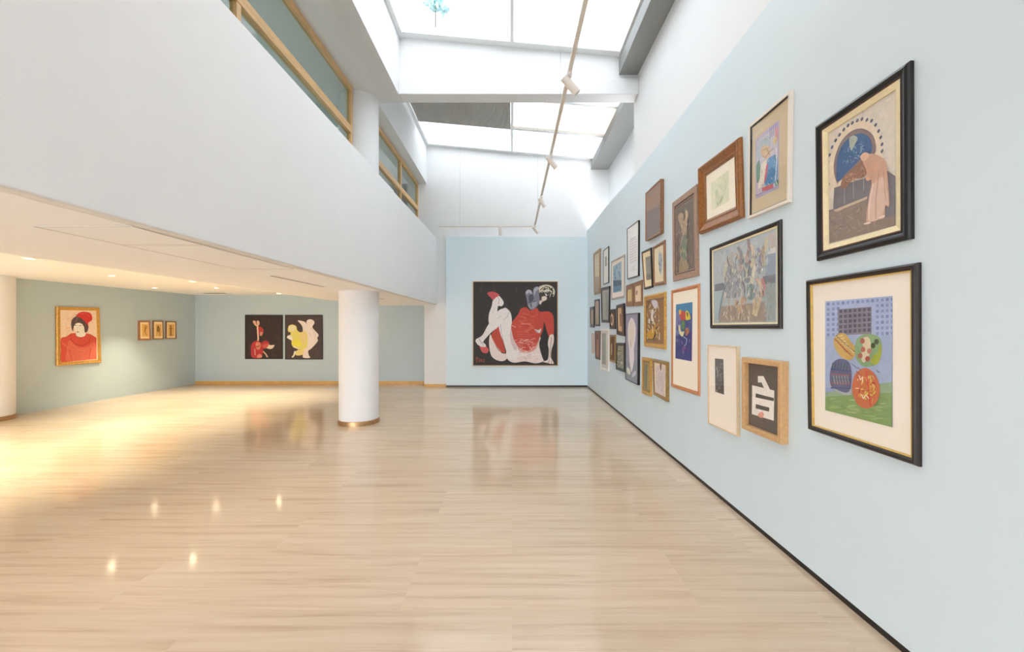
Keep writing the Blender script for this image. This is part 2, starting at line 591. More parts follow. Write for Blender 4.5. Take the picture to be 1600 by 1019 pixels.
# the upper room seen through the glass
struct(MB().box(-4.6, -4.5, Y0, YW, 2.6, ZS + 0.1).build('wall_gallery', M_room))
struct(MB().box(-4.5, -3.0, Y0, YW, ZS, ZS + 0.1).build('ceiling_gallery', M_room))
struct(MB().box(-4.5, -2.6, YW, YW + 0.1, 2.6, ZS).build('wall_gallery_end', M_room))

for yy in (0.5, 4.5, 8.5):  # added point lights, hidden behind the sill, brighten the upper room
    ld = bpy.data.lights.new('gallery_fill', 'POINT')
    ld.energy = 6.5
    ld.color = (1.0, 0.96, 0.9)
    ld.shadow_soft_size = 0.15
    lo = bpy.data.objects.new('gallery_fill', ld)
    lo.location = (-3.6, yy, 2.95)
    COL.objects.link(lo)

# ------------------------------------------------------------ round columns
def column(cx, cy, r, z1, label, upper=None):
    e = thing('round_column', (cx, cy, 0), label, 'column', 'round white columns with brass feet')
    pr = [(r, 0.0), (r, z1)]
    o = MB().lathe(0, 0, pr, 64).build('shaft', M_white, e, smooth=True)
    o = MB().lathe(0, 0, [(r, 0), (r + 0.014, 0.0), (r + 0.014, 0.064), (r + 0.010, 0.068), (r, 0.068)], 64).build('base_ring', M_brass, e)
    smooth_by_angle(o)
    o['label'] = 'brushed brass base ring'
    return e
column(-2.395, 6.514, 0.296, ZS - 0.003, 'white round column rising beside the balcony in the middle of the hall')
column(-8.40, 6.63, 0.32, 2.313, 'white round column half sunk in the left wall at the picture edge')

# ------------------------------------------------------------ ceiling fittings in the low room
def ceil_z(x):
    if x < -5.75: return 2.316
    if x > -3.72: return ZL
    return ZL + (2.316 - ZL) * (-3.72 - x) / 2.03

M_trimw = mat('white_fitting', (240, 240, 238), 0.4)
M_lens = emit_mat('warm_lamp_lens', (255, 232, 190), 40.0)
def downlight(x, y, label, power=1.0):
    z = ceil_z(x)
    e = thing('recessed_downlight', (x, y, z), label, 'ceiling light', 'recessed downlights in the low ceiling')
    MB().lathe(0, 0, [(0.038, -0.001), (0.040, -0.016), (0.050, -0.016), (0.060, -0.004), (0.064, 0.0)], 28).build('trim_ring', M_trimw, e, smooth=True)
    MB().lathe(0, 0, [(0.0001, -0.002), (0.038, -0.002)], 24).build('lens', M_lens, e, fix=False)
    ld = bpy.data.lights.new('downlight_lamp', 'SPOT')
    ld.energy = DOWNLIGHT_POWER * power
    ld.color = (1.0, 0.89, 0.64)
    ld.spot_size = math.radians(84)
    ld.spot_blend = 0.9
    ld.shadow_soft_size = 0.04
    lo = bpy.data.objects.new('lamp', ld)
    COL.objects.link(lo)
    lo.parent = e
    lo.location = (0, 0, -0.03)
    return e
downlight(-6.35, 6.60, 'recessed downlight in the middle row, left of the ceiling slope')
downlight(-5.09, 6.64, 'recessed downlight in the middle row, on the ceiling slope')
downlight(-7.50, 8.72, 'recessed downlight in the far row nearest the left wall')
downlight(-6.20, 8.72, 'recessed downlight in the far row above the corner grille')
downlight(-4.90, 8.75, 'recessed downlight in the far row, before the dark canvases')
downlight(-6.40, 4.40, 'recessed downlight just beyond the left picture edge')
downlight(-7.60, 4.40, 'added downlight beyond the left picture edge, brightening the left wall')  # unseen lamp added to brighten the left wall
downlight(-5.10, 4.40, 'recessed downlight on the slope nearest the camera')

def ceiling_slot(x, y0, y1, w, label):
    z = ZL
    e = thing('air_vent', (x, (y0 + y1) / 2, z), label, 'vent', 'dark slot vents in the ceiling')
    h = (y1 - y0) / 2
    MB().box(-w / 2, w / 2, -h, h, -0.003, 0.0).build('slot', mat('dark_slot', (95, 90, 84), 0.7), e)
    mb = MB()
    mb.box(-w / 2 - 0.012, -w / 2, -h - 0.012, h + 0.012, -0.004, 0)
    mb.box(w / 2, w / 2 + 0.012, -h - 0.012, h + 0.012, -0.004, 0)
    mb.box(-w / 2, w / 2, -h - 0.012, -h, -0.004, 0)
    mb.box(-w / 2, w / 2, h, h + 0.012, -0.004, 0)
    mb.build('frame', M_whitew, e)
    return e
ceiling_slot(-2.56, 4.40, 5.68, 0.035, 'long dark slot vent in the low ceiling left of the column')
ceiling_slot(-2.56, 6.95, 8.36, 0.03, 'dark slot vent in the low ceiling just right of the column')

g = thing('ceiling_grille', (-7.28, 10.2, 2.316), 'small grey slotted grille in the ceiling near the far left corner', 'vent')
MB().box(-0.27, 0.27, -0.10, 0.10, -0.004, 0).build('frame', M_trimw, g)
for k in range(3):
    MB().box(-0.25 + k * 0.17, -0.25 + k * 0.17 + 0.155, -0.07, 0.07, -0.006, -0.004).build('slot', mat('dark_slot', (95, 90, 84), 0.7), g)

# access panels: hairline seams
M_seam = mat('seam_shadow_gap', (188, 184, 178), 0.8)
ap = thing('access_panel', (-2.31, 3.07, ZL), 'flush white access hatch with hairline seams under the balcony edge', 'ceiling panel')
x0, x1, y0, y1 = -0.265, 0.265, -0.83, 0.83
MB().box(x0, x1, y0, y1, -0.002, 0).build('panel', M_whitew, ap)
mb = MB()
s = 0.004
for yy in (y0, -0.32, y1):
    mb.box(x0, x1, yy - s, yy + s, -0.003, -0.002)
for xx in (x0, x1):
    mb.box(xx - s, xx + s, y0, y1, -0.003, -0.002)
mb.build('seam', M_seam, ap)

# ------------------------------------------------------------ track lighting
TZ, TX = EYE + 2.29, 0.52
def on_track(y):
    return 0.512 + 0.001 * y
tr = thing('lighting_track', (TX, 5.0, TZ), 'long white lighting track hung on thin wires along the hall', 'light track', None)
MB().box(-0.017, 0.017, -6.5, 4.55, 0, 0.032).build('rail', mat('track_white', (222, 216, 208), 0.4), tr)
for yy in (-5.5, -3.0, -0.55, 1.55, 3.4):
    zc = ROOF(TX) - TZ - 0.04
    MB().tube((0, yy, 0.03), (0, yy, zc), 0.0022, n=6).build('hanging_wire', mat('steel_wire', (170, 170, 168), 0.4, metal=0.6), tr)
MB().box(-0.022, 0.022, -1.15, -1.07, -0.003, 0.035).build('joint', mat('track_joint', (165, 160, 155), 0.5), tr)
tr2 = thing('lighting_track', (-0.6, 9.6, TZ), 'short white lighting track running crosswise before the blue back wall', 'light track', None)
MB().box(-1.10, 1.10, -0.015, 0.015, 0, 0.03).build('rail', mat('track_white', (222, 216, 208), 0.4), tr2)
MB().tube((-0.6, 0, 0.03), (-0.6, 0, ROOF(-1.2) - TZ - 0.04), 0.002, n=6).build('hanging_wire', mat('steel_wire', (170, 170, 168), 0.4), tr2)

M_spotw = mat('spot_white', (232, 226, 220), 0.4)
def spotlight(x, y, aim, label):
    e = thing('track_spotlight', (x, y, TZ), label, 'spotlight', 'white track spotlights')
    MB().box(-0.018, 0.018, -0.055, 0.055, -0.03, 0.0).build('adapter', M_spotw, e)
    MB().tube((0, 0, -0.03), (0, 0, -0.062), 0.008, n=10).build('stem', M_spotw, e)
    a = Vector(aim).normalized()
    c = Vector((0, 0, -0.085))
    p, q = c - a * 0.07, c + a * 0.11
    o = MB().tube(p, q, 0.036, 0.036, 28).build('lamp_head', M_spotw, e)
    smooth_by_angle(o)
    MB().tube(q - a * 0.004, q + a * 0.002, 0.03, 0.03, 24).build('lens', mat('lamp_lens_unlit', (200, 190, 178), 0.3), e)
    return e
spotlight(TX, 3.78, (0.75, 0.10, -0.8), 'nearest white track spotlight, hanging in front of the cross beam')
spotlight(TX, 5.55, (0.7, 0.3, -0.75), 'second white track spotlight, before the far skylight edge')
spotlight(TX, 7.35, (0.6, 0.4, -0.8), 'third white track spotlight, against the white back wall')
spotlight(TX, 9.45, (0.7, 0.5, -0.7), 'farthest white spotlight, at the end of the long track')
spotlight(-0.27, 9.6, (0.0, 0.35, -1.0), 'white spotlight hanging straight down over the large red painting')

# ------------------------------------------------------------ pictures
def paint_material():
    m = bpy.data.materials.new('picture_paint')
    m.use_nodes = True
    nt = m.node_tree
    b = nt.nodes['Principled BSDF']
    at = nt.nodes.new('ShaderNodeVertexColor')
    at.layer_name = 'paint'
    tc = nt.nodes.new('ShaderNodeTexCoord')
    nz = nt.nodes.new('ShaderNodeTexNoise')
    nz.inputs['Scale'].default_value = 28
    nz.inputs['Detail'].default_value = 4
    nt.links.new(tc.outputs['Object'], nz.inputs['Vector'])
    mr = nt.nodes.new('ShaderNodeMapRange')
    mr.inputs[1].default_value = 0.25
    mr.inputs[2].default_value = 0.75
    mr.inputs[3].default_value = 0.92
    mr.inputs[4].default_value = 1.08
    nt.links.new(nz.outputs[0], mr.inputs[0])
    sc = nt.nodes.new('ShaderNodeVectorMath')
    sc.operation = 'SCALE'
    nt.links.new(at.outputs[0], sc.inputs[0])
    nt.links.new(mr.outputs[0], sc.inputs['Scale'])
    nt.links.new(sc.outputs[0], b.inputs['Base Color'])
    b.inputs['Roughness'].default_value = 0.6
    return m
M_paint = paint_material()
M_picglass = glass_mat('picture_glass', (0.98, 0.98, 0.98), ior=1.28)
M_mount = mat('cream_mount_board', (238, 226, 208), 0.8)

def wood(name, rgb, rough=0.4, noise=0.22, scale=14, stretch=(3, 3, 3), metal=0.0):
    return mat(name, rgb, rough, noise=noise, scale=scale, stretch=stretch, metal=metal)
W_ = {
    'black': wood('black_frame_lacquer', (17, 15, 15), 0.3, 0.2),
    'dark': wood('dark_brown_frame_wood', (36, 25, 21), 0.35),
    'white': wood('white_frame_paint', (226, 218, 208), 0.4, 0.03),
    'tan': wood('tan_frame_wood', (158, 128, 98), 0.45),
    'brown': wood('brown_frame_wood', (138, 98, 66), 0.4),
    'copper': wood('reddish_frame_wood', (168, 118, 84), 0.4),
    'orange': wood('orange_brown_frame_wood', (190, 124, 74), 0.35, 0.1),
    'gold': wood('gilded_frame', (204, 156, 76), 0.35, 0.25, metal=0.3),
    'oldgold': wood('aged_gilded_frame', (152, 122, 70), 0.4, 0.3, metal=0.25),
    'chunky': wood('honey_brown_moulding', (140, 86, 28), 0.35, 0.3),
    'green': wood('dark_green_frame', (52, 54, 44), 0.4),
    'lightwood': wood('pale_oak_frame', (200, 160, 112), 0.45, 0.1),
    'greyish': wood('grey_beige_frame', (168, 160, 150), 0.45, 0.1),
    'walnut': wood('grey_walnut_frame', (160, 128, 108), 0.45, 0.2),
    'cream': wood('cream_inner_slip', (226, 212, 172), 0.5, 0.06),
    'palepine': wood('pale_thin_frame', (214, 190, 156), 0.45, 0.08),
    'goldslip': wood('gold_inner_slip', (214, 180, 96), 0.4, 0.1, metal=0.3),
    'redbrown': wood('red_brown_inner_slip', (96, 52, 40), 0.4, 0.2),
    'pinkish': wood('pink_beige_frame', (206, 184, 170), 0.5, 0.06),
}

def catmull(pts, k=5):
    n = len(pts)
    out = []
    for i in range(n):
        p0, p1, p2, p3 = pts[(i - 1) % n], pts[i], pts[(i + 1) % n], pts[(i + 2) % n]
        for j in range(k):
            t = j / k
            out.append(tuple(0.5 * ((2 * p1[a]) + (-p0[a] + p2[a]) * t + (2 * p0[a] - 5 * p1[a] + 4 * p2[a] - p3[a]) * t * t
                                    + (-p0[a] + 3 * p1[a] - 3 * p2[a] + p3[a]) * t ** 3) for a in (0, 1)))
    return out

def artlin(c):
    g = sum(c) / 3
    return lin(tuple(v * 0.86 + g * 0.14 for v in c))

class Art:
    """painted shapes given in photo coordinates of a crop, laid on a picture plane"""
    def __init__(self, crop):
        self.ox, self.oy, self.s = crop
        self.sh = []
    def px(self, p):
        return (self.ox + p[0] / self.s, self.oy + p[1] / self.s)
    def poly(self, rgb, *pts, smooth=False):
        pts = list(pts)
        if smooth:
            pts = catmull(pts, 5)
        self.sh.append((artlin(rgb), [self.px(p) for p in pts]))
        return self
    def blob(self, rgb, *pts):
        return self.poly(rgb, *pts, smooth=True)
    def oval(self, rgb, cx, cy, rx, ry, rot=0.0, n=24):
        c, s = math.cos(rot), math.sin(rot)
        pts = []
        for i in range(n):
            t = 2 * math.pi * i / n
            a, b = rx * math.cos(t), ry * math.sin(t)
            pts.append((cx + a * c - b * s, cy + a * s + b * c))
        return self.poly(rgb, *pts)
    def line(self, rgb, w, *pts):
        for p, q in zip(pts[:-1], pts[1:]):
            dx, dy = q[0] - p[0], q[1] - p[1]
            l = math.hypot(dx, dy) or 1
            nx, ny = -dy / l * w / 2, dx / l * w / 2
            ex, ey = dx / l * w * 0.25, dy / l * w * 0.25
            self.sh.append((artlin(rgb), [self.px(a) for a in ((p[0] + nx - ex, p[1] + ny - ey), (q[0] + nx + ex, q[1] + ny + ey),
                                                           (q[0] - nx + ex, q[1] - ny + ey), (p[0] - nx - ex, p[1] - ny - ey))]))
        return self
    def dabs(self, cols, n, quad, w, l, seed=1, ang=(0, math.pi)):
        """short brush strokes scattered inside a quad (TL,TR,BR,BL)"""
        r = random.Random(seed)
        for _ in range(n):
            u, v = r.uniform(0.06, 0.94), r.uniform(0.06, 0.94)
            tl, tr_, br, bl_ = quad
            x = (tl[0] * (1 - u) + tr_[0] * u) * (1 - v) + (bl_[0] * (1 - u) + br[0] * u) * v
            y = (tl[1] * (1 - u) + tr_[1] * u) * (1 - v) + (bl_[1] * (1 - u) + br[1] * u) * v
            a = r.uniform(*ang)
            ll = l * r.uniform(0.5, 1.2) / 2
            self.oval(r.choice(cols), x, y, ll, w * r.uniform(0.5, 1.2) / 2, a, 8)
        return self

def ear(pts2):
    """triangulate a simple polygon"""
    n = len(pts2)
    area = sum(pts2[i][0] * pts2[(i + 1) % n][1] - pts2[(i + 1) % n][0] * pts2[i][1] for i in range(n))
    idx = list(range(n)) if area > 0 else list(range(n))[::-1]
    tris = []
    def cr(a, b, c):
        return (b[0] - a[0]) * (c[1] - a[1]) - (b[1] - a[1]) * (c[0] - a[0])
    guard = 0
    while len(idx) > 3 and guard < 5000:
        guard += 1
        done = False
        for i in range(len(idx)):
            a, b, c = idx[i - 1], idx[i], idx[(i + 1) % len(idx)]
            A, B, C_ = pts2[a], pts2[b], pts2[c]
            if cr(A, B, C_) <= 0:
                continue
            bad = False
            for k in idx:
                if k in (a, b, c):
                    continue
                P = pts2[k]
                if cr(A, B, P) >= 0 and cr(B, C_, P) >= 0 and cr(C_, A, P) >= 0:
                    bad = True
                    break
            if not bad:
                tris.append((a, b, c))
                idx.pop(i)
                done = True
                break
        if not done:
            idx.pop(0)
    if len(idx) == 3:
        tris.append(tuple(idx))
    return tris

def picture(name, label, wall, quad, t, profile, rd=0.012, art_bg=(200, 190, 170), mount=None, print_quad=None,
            art=None, glass=False, cat='picture', group=None, slip=None, print_bg=None):
    """profile: [(inset w, height over the art-side front plane d<=0, material key)]"""
    front = wall.off(t)
    q = [front.hit(*p) for p in quad]                # TL TR BR BL on the front plane
    n = wall.n
    base = (q[2] + q[3]) / 2 - n * t
    e = thing(name, tuple(base), label, cat, group)
    wt, wb = (q[1] - q[0]).length, (q[2] - q[3]).length
    hl, hr = (q[3] - q[0]).length, (q[2] - q[1]).length
    W0, H0 = (wt + wb) / 2, (hl + hr) / 2
    def at(u, v, d):
        return (q[0] * (1 - u) + q[1] * u) * (1 - v) + (q[3] * (1 - u) + q[2] * u) * v + n * d
    def loop(w, d):
        u, v = w / W0, w / H0
        return [at(u, v, d), at(1 - u, v, d), at(1 - u, 1 - v, d), at(u, 1 - v, d)]
    # group the profile into runs of one material -> frame and slip parts
    runs = []
    pts = [(0.0, -t + 0.001, profile[0][2])] + list(profile)
    for k in range(1, len(pts)):
        m = pts[k][2]
        if runs and runs[-1][0] == m:
            runs[-1][1].append(pts[k][:2])
        else:
            runs.append([m, [pts[k - 1][:2], pts[k][:2]]])
    wi = pts[-1][0]
    for ri, (m, pp) in enumerate(runs):
        vs, fs = [], []
        for (w, d) in pp:
            vs += loop(w, d)
        for k in range(len(pp) - 1):
            for i in range(4):
                j = (i + 1) % 4
                fs.append((4 * k + i, 4 * k + j, 4 * k + 4 + j, 4 * k + 4 + i))
        if ri == len(runs) - 1:            # run down to the picture plane
            k = len(pp)
            vs += loop(wi, -rd)
            for i in range(4):
                j = (i + 1) % 4
                fs.append((4 * (k - 1) + i, 4 * (k - 1) + j, 4 * k + j, 4 * k + i))
        if ri == 0:                        # back face against the wall
            fs.append((3, 2, 1, 0))
        nm = 'frame' if ri == 0 else 'inner_slip'
        o = link_mesh(nm, [Vector(v) - base for v in vs], fs, W_[m], e)
        # keep outward orientation towards the room
    inner = loop(wi, -rd)
    aplane = wall.off(t - rd)
    if mount is not None:
        link_mesh('mount', [Vector(v) - base for v in loop(wi, -rd + 0.0002)], [(0, 3, 2, 1)], mount if not isinstance(mount, tuple) else mat('mount_%d_%d_%d' % mount, mount, 0.8), e)
        aq = [aplane.off(0.0012).hit(*p) for p in print_quad]
        lift = 0.0012
    else:
        aq = loop(wi, -rd + 0.0002)
        lift = 0.0002
    vs = [v - base for v in aq]
    fs = [(0, 3, 2, 1)]
    cols = [lin(print_bg or art_bg)]
    if art is not None:
        step = min(0.00025, 0.005 / max(1, len(art.sh)))
        for i, (c, pts_) in enumerate(art.sh):
            pl = aplane.off(lift + 0.00015 + step * i)
            # keep inside the picture: clip by clamping in u,v
            w3 = [pl.hit(*p) for p in pts_]
            U = (aq[1] - aq[0]); V = (aq[3] - aq[0])
            cl = []
            for p in w3:
                d = p - aq[0]
                uu, vv = U.dot(U), V.dot(V)
                uv = U.dot(V)
                det = uu * vv - uv * uv
                a_ = (d.dot(U) * vv - d.dot(V) * uv) / det
                b_ = (d.dot(V) * uu - d.dot(U) * uv) / det
                a2, b2 = min(max(a_, 0.0), 1.0), min(max(b_, 0.0), 1.0)
                p2 = p + U * (a2 - a_) + V * (b2 - b_)
                cl.append((p2, (a2, b2)))
            tris = ear([c2 for _, c2 in cl])
            k0 = len(vs)
            vs += [p - base for p, _ in cl]
            for tri in tris:
                fs.append((k0 + tri[0], k0 + tri[2], k0 + tri[1]))
                cols.append(c)
    o = link_mesh('artwork', vs, fs, M_paint, e, cols=cols)
    if glass:
        link_mesh('glass_pane', [Vector(v) - base for v in loop(wi - 0.0005, -rd * 0.35)], [(0, 3, 2, 1)], M_picglass, e)
    return e

def P_flat(w, m, h=0.0, slip=None):
    r = min(0.004, w * 0.15)
    p = [(0.0, -r, m), (r, 0.0, m), (w - r, 0.0, m), (w, -r, m)]
    if slip:
        p += [(w + slip[0], -0.006, slip[1])]
    return p
def P_round(w, m, slip=None):
    p = [(0.0, -0.014, m), (w * 0.12, -0.005, m), (w * 0.35, 0.0, m), (w * 0.65, -0.002, m), (w * 0.88, -0.007, m), (w, -0.010, m)]
    if slip:
        p += [(w + slip[0], -0.011, slip[1])]
    return p

WR = Plane((RA, 0, 0), (-1, RB, 0))
WB = Plane((0, YB, 0), (0, -1, 0))
WLB = Plane((0, YL, 0), (0, -1, 0))
WL = Plane((LA, 0, 0), (1, -LB, 0))
GR = 'framed pictures hung close together on the pale blue right wall'
def cq(crop, *pts):
    return [(crop[0] + p[0] / crop[2], crop[1] + p[1] / crop[2]) for p in pts]

C1 = (915, 370, 12.74); C2 = (915, 440, 12.74); C3 = (915, 510, 12.74); C4 = (970, 330, 12.74); C5 = (970, 400, 12.74)
C6 = (970, 470, 12.74); C7 = (970, 550, 12.74); C8 = (1000, 270, 10.19); C9 = (1030, 350, 10.19); C10 = (1080, 200, 5.66)
C11 = (1155, 130, 4.63); C12 = (1260, 80, 5.66); C13 = (1260, 250, 5.66); C15 = (1040, 430, 9.26); C16 = (1040, 530, 10.19)
CD = (1240, 80, 2.997); CE = (1240, 400, 2.997); CF = (1090, 330, 5.094); CG = (1090, 520, 5.363)
CP = (720, 420, 5.994); CR = (70, 460, 7.836); CS = (370, 480, 10.667); CT = (200, 490, 17.78)


# ---- large upper right: figure at an arched gate
a = Art(CD)
a.poly((214, 202, 186), (148, 380), (475, 170), (475, 590), (148, 700))
a.dabs([(198, 190, 178), (228, 218, 202), (205, 200, 192)], 40, ((148, 380), (475, 170), (475, 560), (148, 640)), 8, 30, 3)
a.blob((226, 204, 176), (176, 640), (168, 540), (190, 440), (240, 360), (310, 325), (370, 345), (405, 400), (412, 470), (400, 540), (190, 650))
for (x, y) in [(163, 625), (158, 590), (157, 560), (160, 522), (168, 487), (180, 450), (197, 418), (215, 392), (235, 367), (255, 348), (275, 336), (298, 325),
               (320, 318), (343, 322), (365, 326), (384, 345), (398, 374), (408, 403), (414, 436), (414, 468)]:
    a.oval((92, 96, 120), x, y, 5.5, 10, 0.5)
a.blob((140, 118, 116), (205, 625), (188, 560), (195, 490), (225, 420), (270, 375), (320, 362), (365, 385), (384, 430), (380, 480), (330, 520), (215, 610))
a.blob((62, 98, 148), (208, 610), (200, 555), (210, 480), (240, 425), (280, 395), (320, 385), (352, 402), (366, 440), (362, 478), (320, 500), (260, 560))
a.dabs([(84, 128, 170), (50, 84, 136), (120, 150, 176), (96, 120, 160)], 40, ((215, 440), (350, 400), (350, 480), (215, 560)), 7, 24, 5)
a.blob((170, 176, 160), (262, 405), (285, 395), (300, 410), (285, 440), (270, 465), (262, 440))
a.poly((118, 110, 116), (190, 640), (250, 620), (440, 560), (475, 585), (475, 820), (148, 905), (150, 750), (185, 740))  # lower zone lightened: washed-out glass reflection mixed into its colours
a.poly((142, 122, 108), (150, 760), (345, 690), (345, 800), (475, 770), (475, 822), (150, 905))
a.dabs([(154, 128, 112), (128, 110, 102), (140, 126, 120), (166, 136, 120)], 80, ((152, 760), (345, 700), (470, 810), (152, 890)), 8, 34, 6)
a.poly((206, 178, 148), (185, 745), (345, 680), (345, 692), (200, 752))
a.blob((152, 108, 86), (220, 625), (240, 580), (290, 535), (330, 510), (350, 545), (330, 590), (280, 600), (250, 635), (232, 645))
a.dabs([(176, 124, 96), (130, 84, 64), (196, 150, 116)], 30, ((240, 590), (340, 520), (345, 580), (240, 630)), 6, 20, 9)
a.line((176, 176, 182), 2, (238, 640), (238, 715)); a.line((176, 176, 182), 2, (280, 610), (280, 690)); a.line((176, 176, 182), 2, (328, 598), (328, 650))
a.blob((206, 156, 128), (320, 500), (355, 480), (400, 490), (430, 520), (440, 590), (448, 720), (430, 725), (425, 780), (390, 790), (360, 800), (340, 795), (350, 700), (365, 610), (345, 600), (340, 560))
a.blob((216, 180, 160), (365, 640), (395, 600), (425, 600), (446, 715), (428, 722), (410, 780), (352, 795), (350, 720))
a.line((236, 206, 186), 4, (372, 620), (355, 720), (352, 790)); a.line((190, 130, 104), 4, (400, 560), (385, 690), (385, 785)); a.line((180, 128, 108), 3, (420, 560), (432, 700))
a.blob((224, 178, 148), (312, 495), (330, 475), (352, 480), (345, 502), (325, 515))
a.oval((224, 170, 140), 348, 598, 10, 9)
a.oval((226, 206, 190), 345, 806, 18, 5, -0.2); a.oval((226, 206, 190), 414, 776, 15, 5, -0.3)
P_AA = [(0, -0.012, 'black'), (0.006, -0.004, 'black'), (0.018, 0.0, 'black'), (0.028, -0.004, 'black'), (0.036, -0.010, 'black'), (0.044, -0.010, 'black'),
        (0.046, -0.012, 'redbrown'), (0.050, -0.012, 'redbrown'), (0.052, -0.010, 'cream'), (0.062, -0.014, 'cream'), (0.080, -0.020, 'cream')]
picture('framed_picture', 'large black frame with cream slip, robed figure leaning at a blue arched gate', WR,
        cq(C12, (65, 665), (895, 82), (899, 1660), (77, 1858)), 0.03, P_AA, rd=0.026, art=a, art_bg=(200, 190, 176), glass=True, group=GR)

# ---- large lower right: four striped fruit-like shapes before a gridded window
a = Art(CE)
a.poly((150, 166, 206), (148, 213), (463, 187), (463, 640), (148, 640))
a.poly((166, 178, 214), (148, 213), (463, 187), (463, 370), (148, 375))
for i in range(14):
    x = 156 + i * 23
    for j in range(7):
        y = 220 + j * 24 - (x - 148) * 0.08 * (1 - j / 9)
        if 205 < x < 365 and j > 0:
            continue
        a.poly((128, 146, 196) if (i + j) % 3 else (112, 132, 188), (x, y), (x + 13, y - 1), (x + 13, y + 13), (x, y + 14))
a.poly((132, 124, 138), (206, 250), (365, 238), (365, 365), (210, 372))
for i in range(7):
    for j in range(5):
        x, y = 214 + i * 22, 253 + j * 24 - i * 1.6
        a.poly((88, 84, 108), (x, y), (x + 14, y - 1), (x + 14, y + 14), (x, y + 15))
a.poly((156, 172, 206), (148, 375), (463, 370), (463, 600), (148, 620))
a.poly((142, 168, 132), (148, 640), (463, 590), (463, 690), (148, 690))
a.poly((128, 158, 88), (148, 660), (463, 640), (463, 803), (148, 722))
a.dabs([(148, 174, 100), (118, 150, 84), (156, 178, 120), (138, 160, 108)], 40, ((150, 665), (460, 650), (460, 785), (150, 715)), 8, 60, 8, (-0.2, 0.3))
a.blob((168, 168, 180), (168, 600), (210, 640), (268, 650), (262, 610), (200, 590))
# upper left yellow shape
a.blob((206, 164, 84), (190, 385), (215, 362), (245, 368), (270, 405), (290, 430), (285, 470), (262, 488), (225, 475), (198, 440), (188, 410))
for k in range(7):
    a.line((232, 214, 160), 3, (198 + k * 11, 380 + k * 9), (228 + k * 9, 372 + k * 14))
    a.line((176, 70, 56), 3, (196 + k * 8, 392 + k * 9), (204 + k * 10, 398 + k * 10))
a.line((90, 74, 60), 3, (198, 372), (230, 402), (285, 448)); a.line((176, 60, 50), 3, (192, 388), (240, 440), (275, 470))
# upper right green shape
a.blob((132, 166, 116), (292, 400), (315, 372), (360, 366), (400, 380), (414, 420), (405, 480), (380, 512), (330, 518), (298, 490), (286, 445))
a.blob((214, 196, 160), (318, 392), (350, 380), (362, 420), (352, 470), (328, 500), (315, 470), (325, 430))
for (x, y, c) in [(322, 398, (180, 84, 74)), (325, 438, (190, 96, 84)), (312, 468, (176, 100, 80)), (346, 482, (168, 70, 60)), (355, 446, (190, 120, 100)), (388, 402, (70, 84, 60)), (372, 420, (60, 76, 50))]:
    a.oval(c, x, y, 11, 13)
a.blob((168, 176, 48), (362, 500), (372, 470), (395, 450), (400, 415), (412, 430), (408, 475), (390, 508))
# lower left blue striped
a.blob((96, 96, 134), (172, 600), (170, 550), (185, 500), (215, 482), (250, 490), (268, 520), (270, 600), (250, 640), (190, 620))
for k in range(5):
    a.line((146, 84, 96) if k % 2 else (70, 84, 128), 6, (174, 530 + k * 22), (266, 540 + k * 20))
for k in range(6):
    a.line((160, 164, 120), 3, (186 + k * 13, 560), (194 + k * 13, 600)); a.line((60, 90, 80), 4, (184 + k * 14, 500), (178 + k * 14, 530))
# lower right orange
a.blob((206, 104, 60), (274, 610), (285, 560), (315, 530), (350, 528), (385, 560), (402, 610), (398, 665), (370, 705), (335, 714), (300, 695), (278, 650))
a.dabs([(224, 148, 50), (220, 190, 70), (190, 60, 46), (232, 176, 120), (214, 120, 60)], 46, ((290, 560), (385, 555), (385, 690), (292, 680)), 8, 26, 11)
a.line((236, 214, 190), 4, (306, 560), (312, 580), (324, 566), (322, 590)); a.line((236, 214, 190), 4, (318, 650), (326, 668), (340, 652), (352, 668))
a.line((228, 60, 50), 5, (340, 540), (360, 700))
for (x, y) in [(285, 515), (300, 522), (292, 540), (388, 535), (272, 505)]:
    a.line((90, 70, 110), 3, (x, y), (x + 14, y + 12))
picture('framed_picture', 'large dark frame and cream mount, four patterned fruit shapes on green before windows', WR,
        cq(CE, (52, 115), (570, 30), (573, 988), (62, 812)), 0.028, P_round(0.030, 'dark', (0.006, 'goldslip')), rd=0.022, mount=(240, 230, 216),
        print_quad=cq(CE, (148, 213), (463, 187), (463, 803), (148, 722)), art=a, print_bg=(150, 166, 200), glass=True, group=GR)

# ---- centre landscape: crowd of pale figures
a = Art(CF)
Q = ((135, 320), (620, 140), (620, 885), (135, 890))
a.poly((174, 182, 186), *Q)
a.poly((186, 176, 168), (560, 190), (620, 165), (620, 290), (560, 310)); a.poly((206, 204, 200), (545, 310), (620, 285), (620, 330), (540, 350))
a.poly((146, 156, 172), (540, 350), (620, 330), (620, 520), (540, 530))
a.poly((122, 124, 136), (135, 585), (200, 570), (250, 600), (180, 640), (135, 640)); a.poly((120, 120, 128), (520, 520), (620, 500), (620, 570), (520, 585))
a.poly((160, 170, 166), (520, 585), (620, 570), (620, 880), (540, 885)); a.poly((160, 178, 182), (135, 640), (200, 630), (190, 800), (135, 890))
a.poly((158, 142, 128), (190, 760), (540, 720), (545, 880), (170, 885))
a.dabs([(168, 182, 188), (178, 188, 192), (160, 172, 180), (182, 186, 184)], 90, ((140, 330), (600, 170), (600, 500), (140, 560)), 16, 70, 21, (1.2, 1.9))
GREY = (152, 154, 160)
